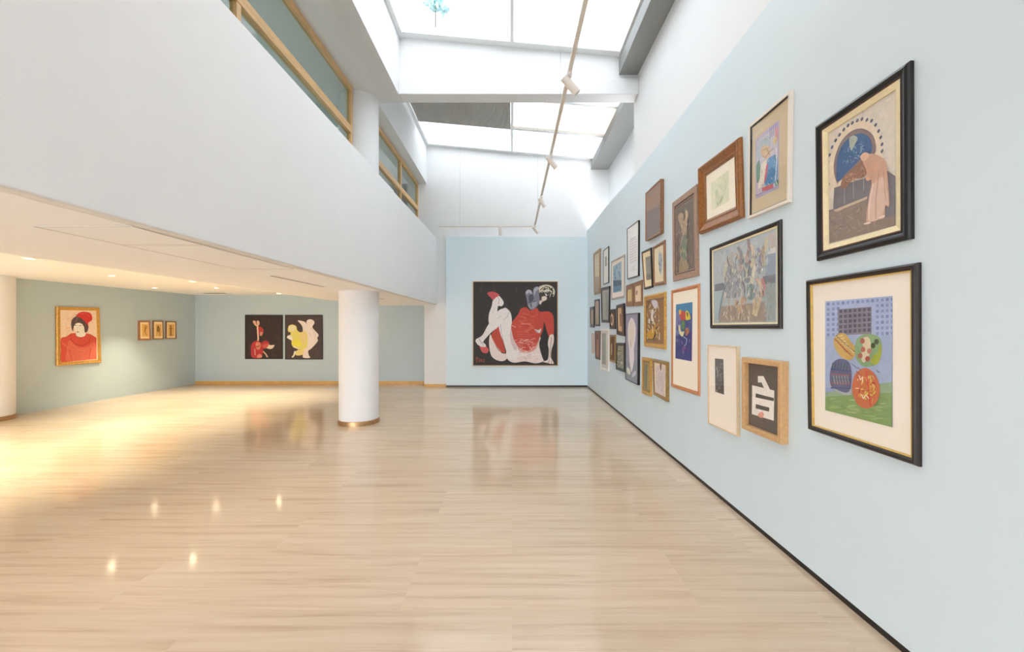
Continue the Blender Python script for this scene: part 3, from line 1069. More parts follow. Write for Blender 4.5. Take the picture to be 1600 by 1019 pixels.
# three clumps of figures, built from long overlapping strokes
for (pts, c) in [(((245, 360), (235, 420), (215, 500), (225, 560)), (196, 184, 160)), (((300, 345), (330, 370), (350, 430), (345, 500)), (190, 164, 146)), (((320, 290), (345, 330), (355, 420)), (146, 142, 144)),
                 (((270, 330), (262, 400), (280, 470)), (176, 172, 164)), (((405, 230), (410, 290), (395, 380), (420, 430)), (150, 128, 128)), (((430, 270), (445, 330), (440, 400), (425, 440)), (206, 188, 158)),
                 (((390, 360), (400, 420), (420, 470)), (190, 152, 140)), (((480, 300), (500, 330), (500, 440), (480, 480)), (140, 138, 164)), (((550, 220), (540, 300), (520, 360), (530, 430)), (200, 184, 150)),
                 (((525, 290), (512, 340), (520, 410)), (172, 158, 136)), (((455, 430), (440, 520), (430, 590)), (214, 204, 182)), (((470, 540), (500, 580), (505, 640), (490, 720)), (204, 176, 152)),
                 (((515, 540), (530, 600), (520, 670)), (196, 130, 126)), (((500, 660), (480, 740), (460, 830)), (206, 188, 152)), (((450, 700), (455, 770), (446, 820)), (196, 178, 140))]:
    a.line(c, 24, *pts)
a.blob(GREY, (230, 480), (300, 440), (350, 480), (360, 560), (355, 660), (300, 690), (220, 680), (215, 580)); a.blob((138, 148, 152), (370, 420), (410, 420), (430, 480), (420, 560), (375, 560)); a.blob((124, 144, 140), (395, 590), (450, 590), (450, 690), (400, 700))
a.dabs([(168, 170, 176), (140, 142, 150), (180, 178, 176)], 40, ((215, 470), (360, 450), (360, 680), (220, 690)), 8, 50, 25, (0.9, 2.2))
a.dabs([(206, 192, 166), (186, 164, 140), (150, 128, 112), (200, 176, 150)], 60, ((190, 690), (430, 680), (430, 870), (190, 875)), 9, 54, 26, (1.1, 2.0))
a.dabs([(190, 150, 126), (196, 160, 120), (160, 122, 100)], 16, ((310, 700), (400, 690), (400, 800), (310, 800)), 12, 50, 27, (1.1, 2.0))
a.dabs([(214, 204, 184), (128, 122, 128), (190, 168, 148), (224, 218, 208)], 60, ((200, 360), (550, 280), (530, 640), (210, 660)), 5, 40, 22, (1.1, 2.0))
a.dabs([(150, 152, 158), (176, 176, 176), (196, 186, 166), (132, 128, 132), (214, 206, 190)], 170, ((200, 330), (560, 230), (545, 690), (190, 720)), 8, 46, 28, (1.1, 2.0))
a.dabs([(160, 172, 170), (146, 158, 160), (172, 168, 158)], 50, ((530, 560), (612, 550), (612, 870), (530, 870)), 10, 44, 29, (1.1, 2.0))
a.dabs([(206, 190, 158), (190, 158, 134), (224, 208, 178)], 24, ((460, 620), (530, 600), (500, 820), (440, 830)), 7, 50, 30, (1.3, 1.9))
a.line((110, 100, 112), 4, (240, 560), (205, 640), (180, 760), (165, 860)); a.line((128, 108, 100), 4, (360, 560), (375, 640), (365, 700)); a.oval((232, 228, 220), 514, 466, 6, 8)
picture('framed_picture', 'wide dark brown frame with thin cream slip, crowd of pale figures in grey-blue paint', WR,
        cq(CF, (90, 290), (648, 64), (652, 938), (95, 935)), 0.024, P_round(0.034, 'dark', (0.012, 'cream')), rd=0.016, art=a, art_bg=(174, 182, 186), group=GR)

# ---- white frame upper, seated woman print
a = Art(C11)
a.poly((176, 166, 196), (118, 410), (290, 262), (285, 760), (118, 840))
a.poly((196, 186, 196), (128, 425), (280, 300), (276, 740), (128, 815))
a.blob((166, 180, 190), (130, 450), (180, 400), (215, 380), (225, 460), (180, 500), (140, 560))
for k in range(5):
    a.line((116, 112, 176), 5, (222 + k * 13, 320 - k * 9), (224 + k * 13, 400 - k * 12))
a.blob((214, 140, 150), (262, 330), (278, 320), (280, 400), (262, 420))
a.blob((216, 198, 120), (250, 400), (268, 390), (262, 440), (248, 450))
a.blob((214, 178, 132), (155, 480), (185, 450), (220, 460), (225, 510), (200, 545), (165, 530))
a.line((90, 110, 120), 3, (160, 490), (200, 470), (220, 520)); a.line((110, 90, 110), 3, (190, 540), (215, 500), (250, 470))
a.blob((92, 150, 198), (205, 560), (240, 525), (275, 530), (275, 690), (240, 730), (185, 735), (195, 650))
a.blob((64, 124, 178), (200, 640), (240, 610), (262, 640), (240, 715), (190, 725))
a.blob((226, 214, 196), (160, 590), (200, 560), (190, 650), (175, 730), (140, 760), (148, 680))
a.blob((204, 92, 116), (195, 600), (210, 590), (196, 690), (180, 720))
a.blob((96, 144, 120), (125, 600), (148, 560), (150, 680), (128, 720))
a.poly((196, 88, 96), (165, 755), (245, 725), (246, 765), (165, 785))
a.blob((78, 128, 96), (262, 705), (284, 700), (280, 745), (262, 740))
a.line((226, 226, 232), 5, (268, 470), (272, 560), (262, 700), (276, 740))
a.line((150, 126, 176), 8, (120, 815), (284, 755))
a.dabs([(140, 160, 190), (206, 190, 206), (110, 130, 160), (220, 206, 180)], 40, ((130, 440), (280, 320), (276, 740), (130, 800)), 4, 22, 31)
picture('framed_picture', 'slim white frame with tan mount, colourful print of a seated woman in blue', WR,
        cq(C11, (65, 310), (368, 46), (357, 860), (60, 985)), 0.026, P_flat(0.022, 'white', slip=(0.005, 'black')), rd=0.016, mount=(204, 186, 154),
        print_quad=cq(C11, (118, 410), (290, 262), (285, 760), (118, 840)), art=a, print_bg=(170, 168, 190), glass=True, group=GR)

# ---- chunky honey-brown moulding, pale drawing
a = Art(C10)
a.poly((222, 222, 190), (175, 500), (330, 375), (335, 640), (185, 720))
a.dabs([(208, 216, 180), (228, 222, 186), (214, 214, 190), (196, 210, 180)], 30, ((185, 490), (322, 390), (326, 630), (190, 700)), 14, 50, 41, (1.0, 2.0))
P_CH = [(0, -0.024, 'chunky'), (0.008, -0.006, 'chunky'), (0.020, 0.0, 'chunky'), (0.034, -0.004, 'chunky'), (0.070, -0.020, 'chunky'), (0.085, -0.024, 'chunky'),
        (0.090, -0.020, 'chunky'), (0.098, -0.022, 'chunky'), (0.104, -0.028, 'brown'), (0.114, -0.032, 'brown')]
picture('framed_picture', 'chunky honey-brown moulding around a faint pale green drawing', WR,
        cq(C10, (50, 355), (410, 78), (432, 790), (60, 942)), 0.04, P_CH, rd=0.036, mount=(240, 232, 214),
        print_quad=cq(C10, (172, 490), (332, 370), (338, 645), (182, 728)), art=a, print_bg=(224, 222, 194), group=GR)

# ---- walnut frame, standing figure on dark ground
a = Art((1030, 280, 5.0))
a.poly((118, 104, 92), (118, 255), (268, 155), (275, 705), (125, 762))
a.dabs([(132, 116, 102), (102, 90, 82), (138, 126, 116)], 60, ((122, 270), (262, 175), (270, 690), (128, 745)), 12, 60, 51, (1.2, 1.9))
a.blob((182, 152, 124), (150, 280), (175, 262), (190, 280), (188, 330), (205, 300), (210, 255), (226, 260), (222, 320), (215, 370), (214, 420), (205, 470), (190, 460), (176, 420), (166, 360), (150, 320))
a.blob((196, 176, 140), (205, 255), (218, 245), (222, 290), (210, 330))
a.blob((120, 134, 112), (182, 450), (212, 440), (215, 540), (200, 640), (180, 640), (176, 540))
a.line((190, 168, 128), 5, (180, 450), (165, 540), (172, 640), (182, 730)); a.line((190, 164, 124), 5, (210, 560), (212, 640), (225, 700))
a.blob((160, 138, 104), (165, 640), (215, 640), (226, 700), (160, 725))
a.dabs([(196, 172, 140), (108, 118, 98), (150, 128, 108)], 40, ((160, 280), (225, 270), (222, 700), (162, 710)), 5, 36, 52, (1.2, 1.9))
picture('framed_picture', 'tall walnut frame around a dim painting of a standing pale figure', WR,
        cq((0, 0, 1), (1050, 317.1), (1088, 287.5), (1090, 431), (1051.1, 439.8)), 0.02,
        [(0, -0.004, 'walnut'), (0.004, 0, 'walnut'), (0.062, -0.003, 'walnut'), (0.064, -0.008, 'dark'), (0.072, -0.010, 'dark'), (0.074, -0.006, 'walnut'), (0.084, -0.007, 'walnut')],
        rd=0.012, art=a, art_bg=(124, 108, 96), group=GR)

# ---- orange-brown tall frame, abstract colour print
a = Art((1040, 430, 5.0))
a.poly((70, 88, 150), (81, 230), (210, 210), (204, 674), (76, 650))
a.poly((60, 128, 178), (81, 230), (210, 210), (208, 300), (85, 300))
a.poly((112, 120, 172), (81, 290), (120, 290), (118, 480), (80, 480))
a.poly((60, 62, 132), (80, 470), (208, 440), (204, 674), (76, 650))
a.dabs([(120, 104, 156), (60, 70, 140), (86, 96, 160), (98, 60, 120)], 40, ((84, 300), (204, 290), (200, 650), (80, 635)), 10, 40, 61, (1.0, 2.0))
a.blob((196, 70, 60), (106, 290), (140, 280), (160, 310), (150, 350), (120, 350)); a.blob((226, 178, 40), (104, 276), (122, 272), (118, 300), (108, 310))
a.blob((226, 196, 44), (160, 280), (180, 290), (194, 340), (160, 352), (156, 320)); a.blob((60, 76, 60), (164, 290), (176, 300), (170, 330))
a.blob((92, 140, 84), (126, 370), (140, 350), (152, 380), (144, 425), (124, 410)); a.blob((216, 206, 156), (100, 400), (112, 395), (122, 440), (146, 440), (132, 480), (108, 455))
a.blob((176, 116, 84), (150, 430), (170, 410), (186, 440), (160, 475)); a.blob((120, 40, 44), (152, 420), (160, 440), (158, 468))
a.line((150, 160, 200), 6, (140, 480), (166, 500), (160, 540), (140, 560)); a.blob((112, 72, 140), (130, 560), (160, 556), (150, 590), (130, 590))
picture('framed_picture', 'tall orange-brown frame, wide cream mount, blue abstract print with yellow patches', WR,
        cq((0, 0, 1), (1048.1, 453.2), (1091.5, 442.9), (1091.8, 619.5), (1047.9, 604.6)), 0.018, P_round(0.040, 'orange'), rd=0.012, mount=(238, 228, 210),
        print_quad=[(1056.2, 475.9), (1082.1, 472.0), (1080.9, 564.8), (1055.2, 560.0)], art=a, print_bg=(80, 96, 156), group=GR)

# ---- pale thin frame with small dark etching
a = Art(CG)
a.poly((96, 88, 82), (145, 215), (215, 222), (222, 520), (148, 495))
a.dabs([(128, 120, 112), (76, 68, 64), (108, 100, 94), (150, 140, 130)], 60, ((150, 225), (212, 230), (218, 505), (152, 485)), 7, 40, 71)
a.line((190, 176, 156), 5, (160, 290), (170, 340), (164, 370)); a.line((60, 54, 50), 5, (148, 412), (218, 418)); a.blob((166, 130, 100), (150, 480), (165, 480), (160, 498))
picture('framed_picture', 'pale thin frame, tall cream mount with a small dark etching high up', WR,
        cq(CG, (80, 100), (325, 115), (330, 870), (85, 760)), 0.028, P_flat(0.010, 'palepine'), rd=0.010, mount=(242, 230, 215),
        print_quad=cq(CG, (145, 215), (215, 222), (222, 520), (148, 495)), art=a, print_bg=(96, 88, 82), glass=True, group=GR)

# ---- deep box frame with the white cut-out character
a = Art(CG)
a.poly((232, 224, 214), (457, 440), (643, 485), (638, 738), (455, 682))
a.poly((232, 224, 214), (505, 363), (552, 363), (606, 476), (556, 464), (536, 418), (505, 416))
a.poly((92, 82, 74), (487, 508), (640, 548), (637, 574), (486, 542)); a.poly((92, 82, 74), (487, 598), (602, 628), (598, 662), (487, 634))
a.blob((226, 150, 130), (505, 690), (520, 668), (545, 665), (556, 690), (540, 712), (515, 706))
picture('framed_picture', 'deep light oak box frame holding a white cut-out character on brown', WR,
        cq(CG, (365, 205), (700, 243), (696, 938), (366, 800)), 0.05, P_flat(0.038, 'lightwood'), rd=0.036, art=a, art_bg=(100, 90, 82), glass=False, group=GR)

# ---- thick brown box, brownish pink field
a = Art(C8)
a.poly((160, 130, 112), (95, 330), (318, 118), (318, 500), (95, 640)); a.poly((132, 118, 116), (95, 640), (318, 500), (318, 940), (95, 1080))
a.blob((166, 128, 104), (110, 420), (160, 360), (230, 380), (200, 440), (120, 500)); a.line((110, 96, 96), 5, (130, 660), (250, 590), (300, 570))
a.dabs([(162, 134, 116), (156, 128, 112)], 24, ((100, 340), (312, 140), (312, 480), (100, 620)), 14, 60, 81, (1.3, 1.8))
picture('framed_picture', 'thick-sided brown box canvas with a plain pinkish brown field', WR,
        cq((0, 0, 1), (1008.3, 302.0), (1031.7, 279.6), (1031.5, 364.3), (1008.0, 377.2)), 0.046, P_flat(0.010, 'brown', slip=(0.006, 'copper')), rd=0.010, art=a, art_bg=(150, 126, 114), group=GR)

# ---- black frame poster with rows of pink marks
a = Art(C4)
a.poly((236, 232, 230), (140, 370), (345, 215), (345, 1270), (140, 1340))
a.oval((206, 190, 186), 240, 545, 70, 14, -0.5)
for r_ in range(9):
    y = 600 + r_ * 52
    for k in range(4):
        x = 180 + k * 36
        a.poly((214, 178, 184), (x, y - (k * 16)), (x + 24, y - 11 - k * 16), (x + 24, y + 15 - k * 16), (x, y + 26 - k * 16))
for k in range(3):
    a.line((176, 176, 172), 5, (180, 1130 + k * 30), (290, 1090 + k * 30))
picture('framed_poster', 'slim black frame, tall white poster with rows of pale pink marks', WR,
        cq((0, 0, 1), (979.4, 357.5), (997.3, 344.2), (997.0, 431.3), (979.8, 436.5)), 0.026, P_flat(0.012, 'black'), rd=0.008, art=a, art_bg=(232, 228, 226), glass=True, group=GR)

# ---- black box frame, pale egg shapes on lilac
a = Art(C6)
a.poly((150, 146, 166), (95, 285), (330, 262), (330, 1700), (90, 1580))
a.poly((136, 144, 156), (95, 1200), (330, 1200), (330, 1700), (95, 1580))
a.blob((224, 216, 218), (215, 340), (270, 420), (298, 560), (290, 760), (262, 960), (262, 1180), (215, 1420), (175, 1200), (165, 960), (142, 760), (140, 560), (165, 420))
a.blob((226, 208, 190), (215, 370), (255, 460), (270, 600), (255, 780), (230, 880), (190, 900), (165, 740), (168, 560))
a.line((190, 150, 130), 10, (190, 780), (205, 930))
a.oval((214, 214, 196), 155, 1400, 32, 75, -0.3); a.oval((196, 196, 206), 262, 1460, 30, 70, 0.5)
picture('framed_picture', 'deep black box frame with a long pale egg shape on lilac grey', WR,
        cq((0, 0, 1), (976.7, 490.8), (996.7, 488.9), (996.0, 602.0), (977.0, 592.8)), 0.036, P_flat(0.012, 'black'), rd=0.008, art=a, art_bg=(150, 148, 166), group=GR)

# ---- gilded frame, busy ochre figures
a = Art(C6)
a.poly((150, 112, 70), (465, -80), (800, -130), (795, 860), (480, 830))
a.dabs([(206, 160, 60), (120, 84, 50), (216, 206, 196), (80, 62, 66), (176, 100, 50), (226, 196, 120)], 90, ((480, -60), (785, -100), (780, 830), (490, 800)), 18, 100, 91, (0.9, 2.2))
a.blob((226, 216, 206), (620, 180), (650, 190), (640, 330), (660, 400), (610, 400), (600, 300)); a.blob((214, 206, 196), (550, 370), (580, 360), (580, 450), (550, 440))
a.blob((206, 196, 206), (610, 0), (700, -10), (740, 60), (700, 160), (640, 100)); a.blob((206, 150, 40), (520, 640), (620, 560), (680, 520), (650, 740), (540, 740))
a.line((90, 66, 60), 12, (500, 780), (560, 770), (650, 760), (690, 600)); a.line((226, 210, 176), 14, (630, 500), (630, 640)); a.line((226, 206, 190), 16, (770, 640), (770, 780))
picture('framed_picture', 'broad gilded frame around busy ochre and white painted figures', WR,
        cq((0, 0, 1), (1005.7, 462.8), (1038.3, 455.6), (1038.3, 546.3), (1005.7, 541.4)), 0.026,
        [(0, -0.01, 'gold'), (0.008, -0.002, 'gold'), (0.025, 0, 'gold'), (0.04, -0.006, 'gold'), (0.058, -0.012, 'gold'), (0.068, -0.010, 'brown'), (0.074, -0.014, 'brown')],
        rd=0.018, art=a, art_bg=(150, 110, 70), group=GR)

# ---- two low gilded frames
a = Art(C7)
a.poly((140, 130, 100), (470, 235), (540, 240), (520, 760), (470, 735)); a.line((110, 124, 112), 26, (505, 270), (500, 700)); a.line((190, 160, 110), 8, (462, 240), (462, 720))
picture('framed_picture', 'narrow gilded frame with a dim green strip, low on the wall beside torn paper', WR,
        cq((0, 0, 1), (1002.6, 557.8), (1016.2, 560.0), (1016.4, 620.2), (1002.2, 614.0)), 0.024,
        [(0, -0.008, 'gold'), (0.012, 0, 'gold'), (0.04, -0.006, 'gold'), (0.048, -0.010, 'oldgold'), (0.062, -0.006, 'oldgold'), (0.072, -0.012, 'oldgold')], rd=0.015, art=a, art_bg=(176, 146, 90), group=GR)
a = Art(C7)
a.blob((214, 196, 190), (690, 320), (760, 270), (860, 290), (890, 500), (860, 760), (880, 880), (760, 840), (690, 760), (700, 520))
a.poly((120, 70, 54), (780, 230), (812, 236), (806, 360), (790, 370), (778, 290))
for k in range(6):
    a.line((178, 160, 164), 6, (700 + k * 30, 420 + (k % 2) * 60), (706 + k * 28, 640 + (k % 3) * 40)); 
a.dabs([(196, 176, 176), (226, 206, 190), (180, 164, 170)], 30, ((680, 330), (880, 350), (880, 840), (680, 780)), 14, 60, 101, (1.2, 1.9))
picture('framed_picture', 'old gold frame with a pinkish sketch of figures on torn cream paper', WR,
        cq((0, 0, 1), (1018.7, 560.6), (1041.0, 565.8), (1041.0, 627.8), (1020.2, 616.7)), 0.036,
        [(0, -0.006, 'oldgold'), (0.010, 0, 'oldgold'), (0.036, -0.004, 'oldgold'), (0.040, -0.010, 'brown')], rd=0.014, art=a, art_bg=(232, 212, 186), group=GR)

# ---- the pair at the middle top: leaning brown frame and tan frame
a = Art(C5)
a.poly((150, 144, 132), (490, 40), (590, 0), (600, 470), (510, 480)); a.blob((128, 120, 104), (500, 380), (590, 360), (598, 460), (512, 470)); a.line((120, 116, 100), 14, (505, 70), (560, 40))
picture('framed_picture', 'slightly tilted dark brown frame, cream mount with a faded grey landscape', WR,
        cq((0, 0, 1), (1001.8, 394.0), (1016.4, 386.8), (1018.8, 449.2), (1006.2, 452.7)), 0.022, P_flat(0.024, 'dark', slip=(0.006, 'copper')), rd=0.012, mount=(232, 214, 176),
        print_quad=cq(C5, (488, 30), (588, -6), (602, 468), (508, 484)), art=a, print_bg=(156, 148, 136), group=GR)
a = Art(C5)
a.blob((176, 186, 190), (755, -60), (800, -70), (830, 80), (810, 340), (770, 330), (750, 120))
a.dabs([(120, 130, 146), (90, 110, 110), (150, 170, 186), (206, 206, 206)], 40, ((750, -30), (815, -50), (815, 340), (755, 340)), 12, 50, 111, (1.1, 2.0))
picture('framed_picture', 'tan wooden frame with a small blue-grey drawing on cream, right of the tilted frame', WR,
        cq((0, 0, 1), (1019.0, 385.7), (1037.0, 374.7), (1037.8, 444.6), (1020.2, 447.2)), 0.026, P_round(0.042, 'brown'), rd=0.013, art=a, art_bg=(222, 208, 176), group=GR)

# ---- two narrow brown frames
a = Art(C5)
a.poly((226, 204, 150), (115, 670), (155, 655), (155, 905), (115, 910)); a.line((140, 84, 70), 8, (140, 700), (150, 730))
picture('framed_picture', 'left one of two joined small brown frames, thin cream strip inside', WR,
        cq((0, 0, 1), (977.9, 446.4), (988.7, 442.5), (988.8, 478.6), (978.2, 479.1)), 0.015,
        [(0, -0.003, 'brown'), (0.003, 0, 'brown'), (0.075, -0.004, 'brown')], rd=0.01, art=a, art_bg=(200, 178, 120), group=GR)
a = Art(C5)
a.poly((232, 206, 176), (275, 640), (350, 615), (348, 870), (275, 885)); a.blob((180, 130, 116), (300, 700), (335, 690), (330, 760), (300, 780))
picture('framed_picture', 'right one of two joined small brown frames, with a pinkish little print', WR,
        cq((0, 0, 1), (989.6, 442.3), (1002.8, 437.2), (1002.8, 477.5), (989.8, 478.4)), 0.02,
        [(0, -0.003, 'brown'), (0.003, 0, 'brown'), (0.060, -0.004, 'brown')], rd=0.01, art=a, art_bg=(226, 200, 166), group=GR)

# ---- blue seascape in grey frame
a = Art(C1)
a.poly((150, 178, 194), (545, 590), (715, 480), (715, 860), (545, 880)); a.poly((72, 98, 120), (545, 870), (715, 865), (715, 1000), (545, 1010)); a.poly((96, 136, 164), (545, 1000), (715, 960), (712, 1090), (550, 1115))
a.dabs([(120, 160, 186), (166, 186, 196), (110, 140, 166)], 16, ((555, 610), (705, 520), (705, 840), (555, 860)), 30, 60, 121, (1.2, 1.9))
picture('framed_picture', 'silver grey frame, white mount and a blue seascape print', WR,
        cq((0, 0, 1), (954.6, 408.5), (975.6, 397.3), (975.3, 464.5), (955.0, 469.0)), 0.016, P_flat(0.032, 'greyish'), rd=0.010, mount=(228, 218, 206),
        print_quad=cq(C1, (545, 590), (715, 480), (712, 1085), (550, 1118)), art=a, print_bg=(130, 164, 186), glass=False, group=GR)

# ---- far cluster
a = Art(C1)
a.poly((206, 198, 172), (190, 440), (265, 390), (275, 1100), (185, 1130)); a.poly((172, 160, 138), (190, 800), (265, 790), (275, 1100), (185, 1130))
picture('framed_picture', 'tan frame with a blank beige picture, highest at the far end of the wall', WR,
        cq((0, 0, 1), (926.8, 396.0), (937.0, 388.2), (937.0, 458.4), (928.0, 460.6)), 0.03, P_flat(0.055, 'tan'), rd=0.012, art=a, art_bg=(196, 184, 158), group=GR)
a = Art(C1)
a.poly((150, 158, 150), (385, 400), (425, 385), (425, 575), (385, 590))
picture('framed_picture', 'thin black frame, white sheet with a small grey-green picture, far end', WR,
        cq((0, 0, 1), (942.1, 391.7), (950.6, 384.6), (950.6, 442.0), (942.1, 445.3)), 0.018, P_flat(0.018, 'black'), rd=0.008, art=a, art_bg=(222, 222, 216), group=GR)
picture('framed_picture', 'thick black-brown frame with a plain grey sheet, below the thin black one', WR,
        cq((0, 0, 1), (938.6, 450.2), (952.2, 446.8), (951.2, 504.3), (939.6, 504.0)), 0.026, P_flat(0.055, 'dark'), rd=0.014,
        art=Art(C2).poly((166, 166, 156), (340, 230), (450, 205), (450, 710), (340, 715)).poly((150, 150, 146), (400, 230), (450, 205), (450, 710), (400, 712)), art_bg=(170, 170, 160), group=GR)
picture('framed_picture', 'smallest dark frame in the far corner, narrow beige picture', WR,
        cq((0, 0, 1), (921.4, 480.1), (927.6, 478.7), (927.8, 512.1), (921.9, 511.7)), 0.02, P_flat(0.075, 'dark'), rd=0.010, art_bg=(176, 152, 128), group=GR)
picture('framed_picture', 'brown frame with a pinkish beige sheet, left of the thick black-brown frame', WR,
        cq((0, 0, 1), (928.4, 468.6), (936.0, 467.2), (936.4, 509.8), (929.1, 509.4)), 0.018, P_flat(0.04, 'dark'), rd=0.010,
        art=Art(C2).poly((176, 160, 130), (190, 700), (270, 690), (275, 830), (190, 840)), art_bg=(182, 162, 150), group=GR)
a = Art(C2).oval((210, 178, 140), 522, 760, 34, 120).oval((64, 44, 38), 520, 760, 14, 75)
picture('framed_picture', 'small dark frame with a dark oval ringed in tan', WR,
        cq((0, 0, 1), (952.1, 484.0), (960.6, 482.9), (961.2, 514.4), (952.3, 514.2)), 0.02, P_flat(0.045, 'dark'), rd=0.012, art=a, art_bg=(92, 66, 54), group=GR)
a = Art(C2).poly((214, 172, 128), (630, 520), (712, 512), (722, 1000), (635, 975)).poly((120, 72, 50), (680, 640), (705, 640), (710, 900), (690, 890))
picture('framed_picture', 'thick dark frame holding an upright tan panel, above the mottled green picture', WR,
        cq((0, 0, 1), (962.6, 477.0), (974.0, 473.9), (975.4, 525.6), (963.2, 522.9)), 0.034, P_flat(0.055, 'dark'), rd=0.014, art=a, art_bg=(130, 96, 66), group=GR)
picture('unframed_print', 'pale pinkish unframed print, lowest and farthest on the right wall', WR,
        cq((0, 0, 1), (924.2, 520.3), (928.6, 520.3), (929.0, 552.7), (924.6, 551.6)), 0.006, P_flat(0.012, 'pinkish'), rd=0.003, art_bg=(202, 182, 174), group=GR)
a = Art(C3).poly((150, 104, 84), (205, 130), (275, 130), (270, 610), (210, 590)).poly((116, 74, 58), (215, 150), (262, 150), (260, 260), (215, 260)).line((176, 128, 96), 10, (235, 280), (240, 560))
picture('framed_picture', 'dark brown frame with a reddish brown picture, beside the white frame', WR,
        cq((0, 0, 1), (929.2, 517.0), (937.6, 517.0), (937.3, 562.8), (930.0, 560.7)), 0.02, P_flat(0.03, 'dark'), rd=0.010, art=a, art_bg=(140, 98, 80), group=GR)
a = Art(C3).poly((160, 162, 156), (318, 140), (405, 140), (405, 770), (320, 745)).line((130, 140, 136), 12, (365, 300), (360, 640))
picture('framed_picture', 'cream white frame with a tall faded grey print, far lower row', WR,
        cq((0, 0, 1), (938.7, 514.0), (950.6, 514.3), (950.4, 580.6), (938.0, 577.2)), 0.018, P_flat(0.040, 'white'), rd=0.010, art=a, art_bg=(206, 204, 196), group=GR)
a = Art(C3).line((210, 190, 160), 16, (518, 350), (518, 560)).line((60, 36, 22), 16, (492, 240), (492, 600)).line((70, 42, 26), 14, (545, 240), (545, 600))
picture('framed_picture', 'narrow old gold frame with a slim white figure on brown', WR,
        cq((0, 0, 1), (952.5, 523.3), (961.0, 523.3), (960.8, 567.5), (952.5, 564.7)), 0.022, P_flat(0.035, 'oldgold'), rd=0.012, art=a, art_bg=(112, 72, 36), group=GR)
a = Art(C3).dabs([(196, 188, 164), (110, 106, 88), (150, 146, 124), (222, 216, 200), (84, 84, 70)], 40, ((610, 410), (725, 420), (725, 835), (610, 790)), 16, 60, 131)
picture('framed_picture', 'dark green-black frame with a mottled cream and green picture', WR,
        cq((0, 0, 1), (962.3, 535.6), (975.2, 535.9), (975.2, 582.0), (961.9, 577.2)), 0.03, P_flat(0.05, 'green'), rd=0.014, art=a, art_bg=(150, 146, 126), group=GR)

# ---- large painting on the back wall
a = Art(CP)
W = (226, 218, 214)
a.poly((44, 37, 34), (118, 122), (905, 122), (905, 905), (118, 905))
a.dabs([(52, 44, 40), (38, 32, 30), (58, 48, 44)], 50, ((125, 130), (895, 130), (895, 895), (125, 895)), 30, 120, 141, (1.2, 1.9))
a.blob(W, (330, 258), (300, 300), (290, 350), (265, 420), (260, 480), (268, 512), (300, 480), (335, 430), (345, 370), (352, 348), (385, 350), (402, 318), (382, 280), (352, 250))
a.line((130, 124, 130), 4, (345, 262), (362, 290), (352, 330)); a.line((180, 174, 176), 3, (300, 420), (320, 360))
a.blob((208, 74, 76), (250, 226), (290, 214), (340, 228), (360, 250), (330, 268), (302, 292), (278, 268), (254, 246))
# seat and far thigh
a.blob((222, 206, 200), (275, 615), (300, 660), (335, 740), (385, 790), (430, 800), (428, 845), (385, 866), (320, 848), (280, 800), (264, 700))
a.blob((198, 60, 38), (300, 592), (355, 548), (378, 620), (400, 700), (415, 785), (375, 770), (330, 715), (288, 640))
a.line((226, 150, 136), 6, (292, 650), (330, 725), (378, 780))
# torso
a.blob((226, 208, 202), (480, 560), (520, 640), (640, 740), (720, 700), (745, 640), (775, 830), (768, 868), (700, 886), (600, 868), (500, 880), (440, 850), (425, 780))
a.blob((216, 140, 124), (478, 500), (500, 690), (540, 760), (610, 790), (690, 760), (725, 690), (720, 560))
a.blob((204, 62, 42), (540, 420), (562, 375), (610, 362), (655, 392), (712, 366), (740, 402), (820, 400), (860, 430), (872, 500), (868, 622), (828, 640), (812, 600), (795, 540), (780, 500), (768, 580), (735, 650), (700, 720), (630, 768), (560, 745), (505, 690), (476, 600), (478, 510), (505, 468))
a.dabs([(212, 76, 52), (196, 56, 38), (218, 90, 64)], 40, ((540, 400), (700, 400), (700, 650), (520, 640)), 14, 70, 144, (-0.4, 0.6))
a.dabs([(222, 130, 112), (226, 176, 162), (212, 96, 76)], 44, ((500, 660), (720, 640), (690, 780), (520, 790)), 10, 46, 145, (-0.6, 0.8))
a.dabs([(206, 184, 180), (232, 222, 216), (226, 200, 192)], 40, ((440, 770), (760, 760), (760, 870), (450, 860)), 10, 60, 146, (-0.4, 0.4))
a.line((226, 150, 130), 5, (560, 516), (650, 518)); a.line((226, 160, 140), 6, (480, 532), (515, 548)); a.line((176, 44, 34), 5, (720, 520), (742, 470), (730, 420)); a.line((190, 50, 38), 4, (560, 640), (640, 650), (700, 620))
for k in range(6):
    a.line((224, 110, 88), 3, (520 + k * 6, 590 + k * 22), (640 + k * 10, 596 + k * 22))
# gap between body and arm, forearm and hand
a.blob((40, 34, 32), (782, 560), (800, 640), (815, 720), (812, 830), (780, 862), (745, 770), (735, 690), (765, 620))
a.blob((222, 204, 190), (832, 625), (868, 620), (870, 690), (850, 760), (845, 830), (872, 885), (845, 890), (820, 884), (772, 872), (815, 848), (824, 760), (815, 700))
a.line((110, 90, 84), 4, (850, 640), (838, 740), (834, 830)); a.line((90, 74, 70), 3, (820, 880), (832, 855)); a.line((90, 74, 70), 3, (850, 886), (848, 856))
a.line((226, 214, 206), 6, (770, 872), (815, 860)); a.line((226, 214, 206), 6, (835, 890), (840, 860))
a.line((120, 30, 28), 3, (782, 500), (800, 580), (826, 640))
a.blob((208, 196, 190), (692, 566), (725, 575), (752, 560), (742, 600), (715, 598)); a.line((90, 76, 84), 3, (700, 575), (730, 605))
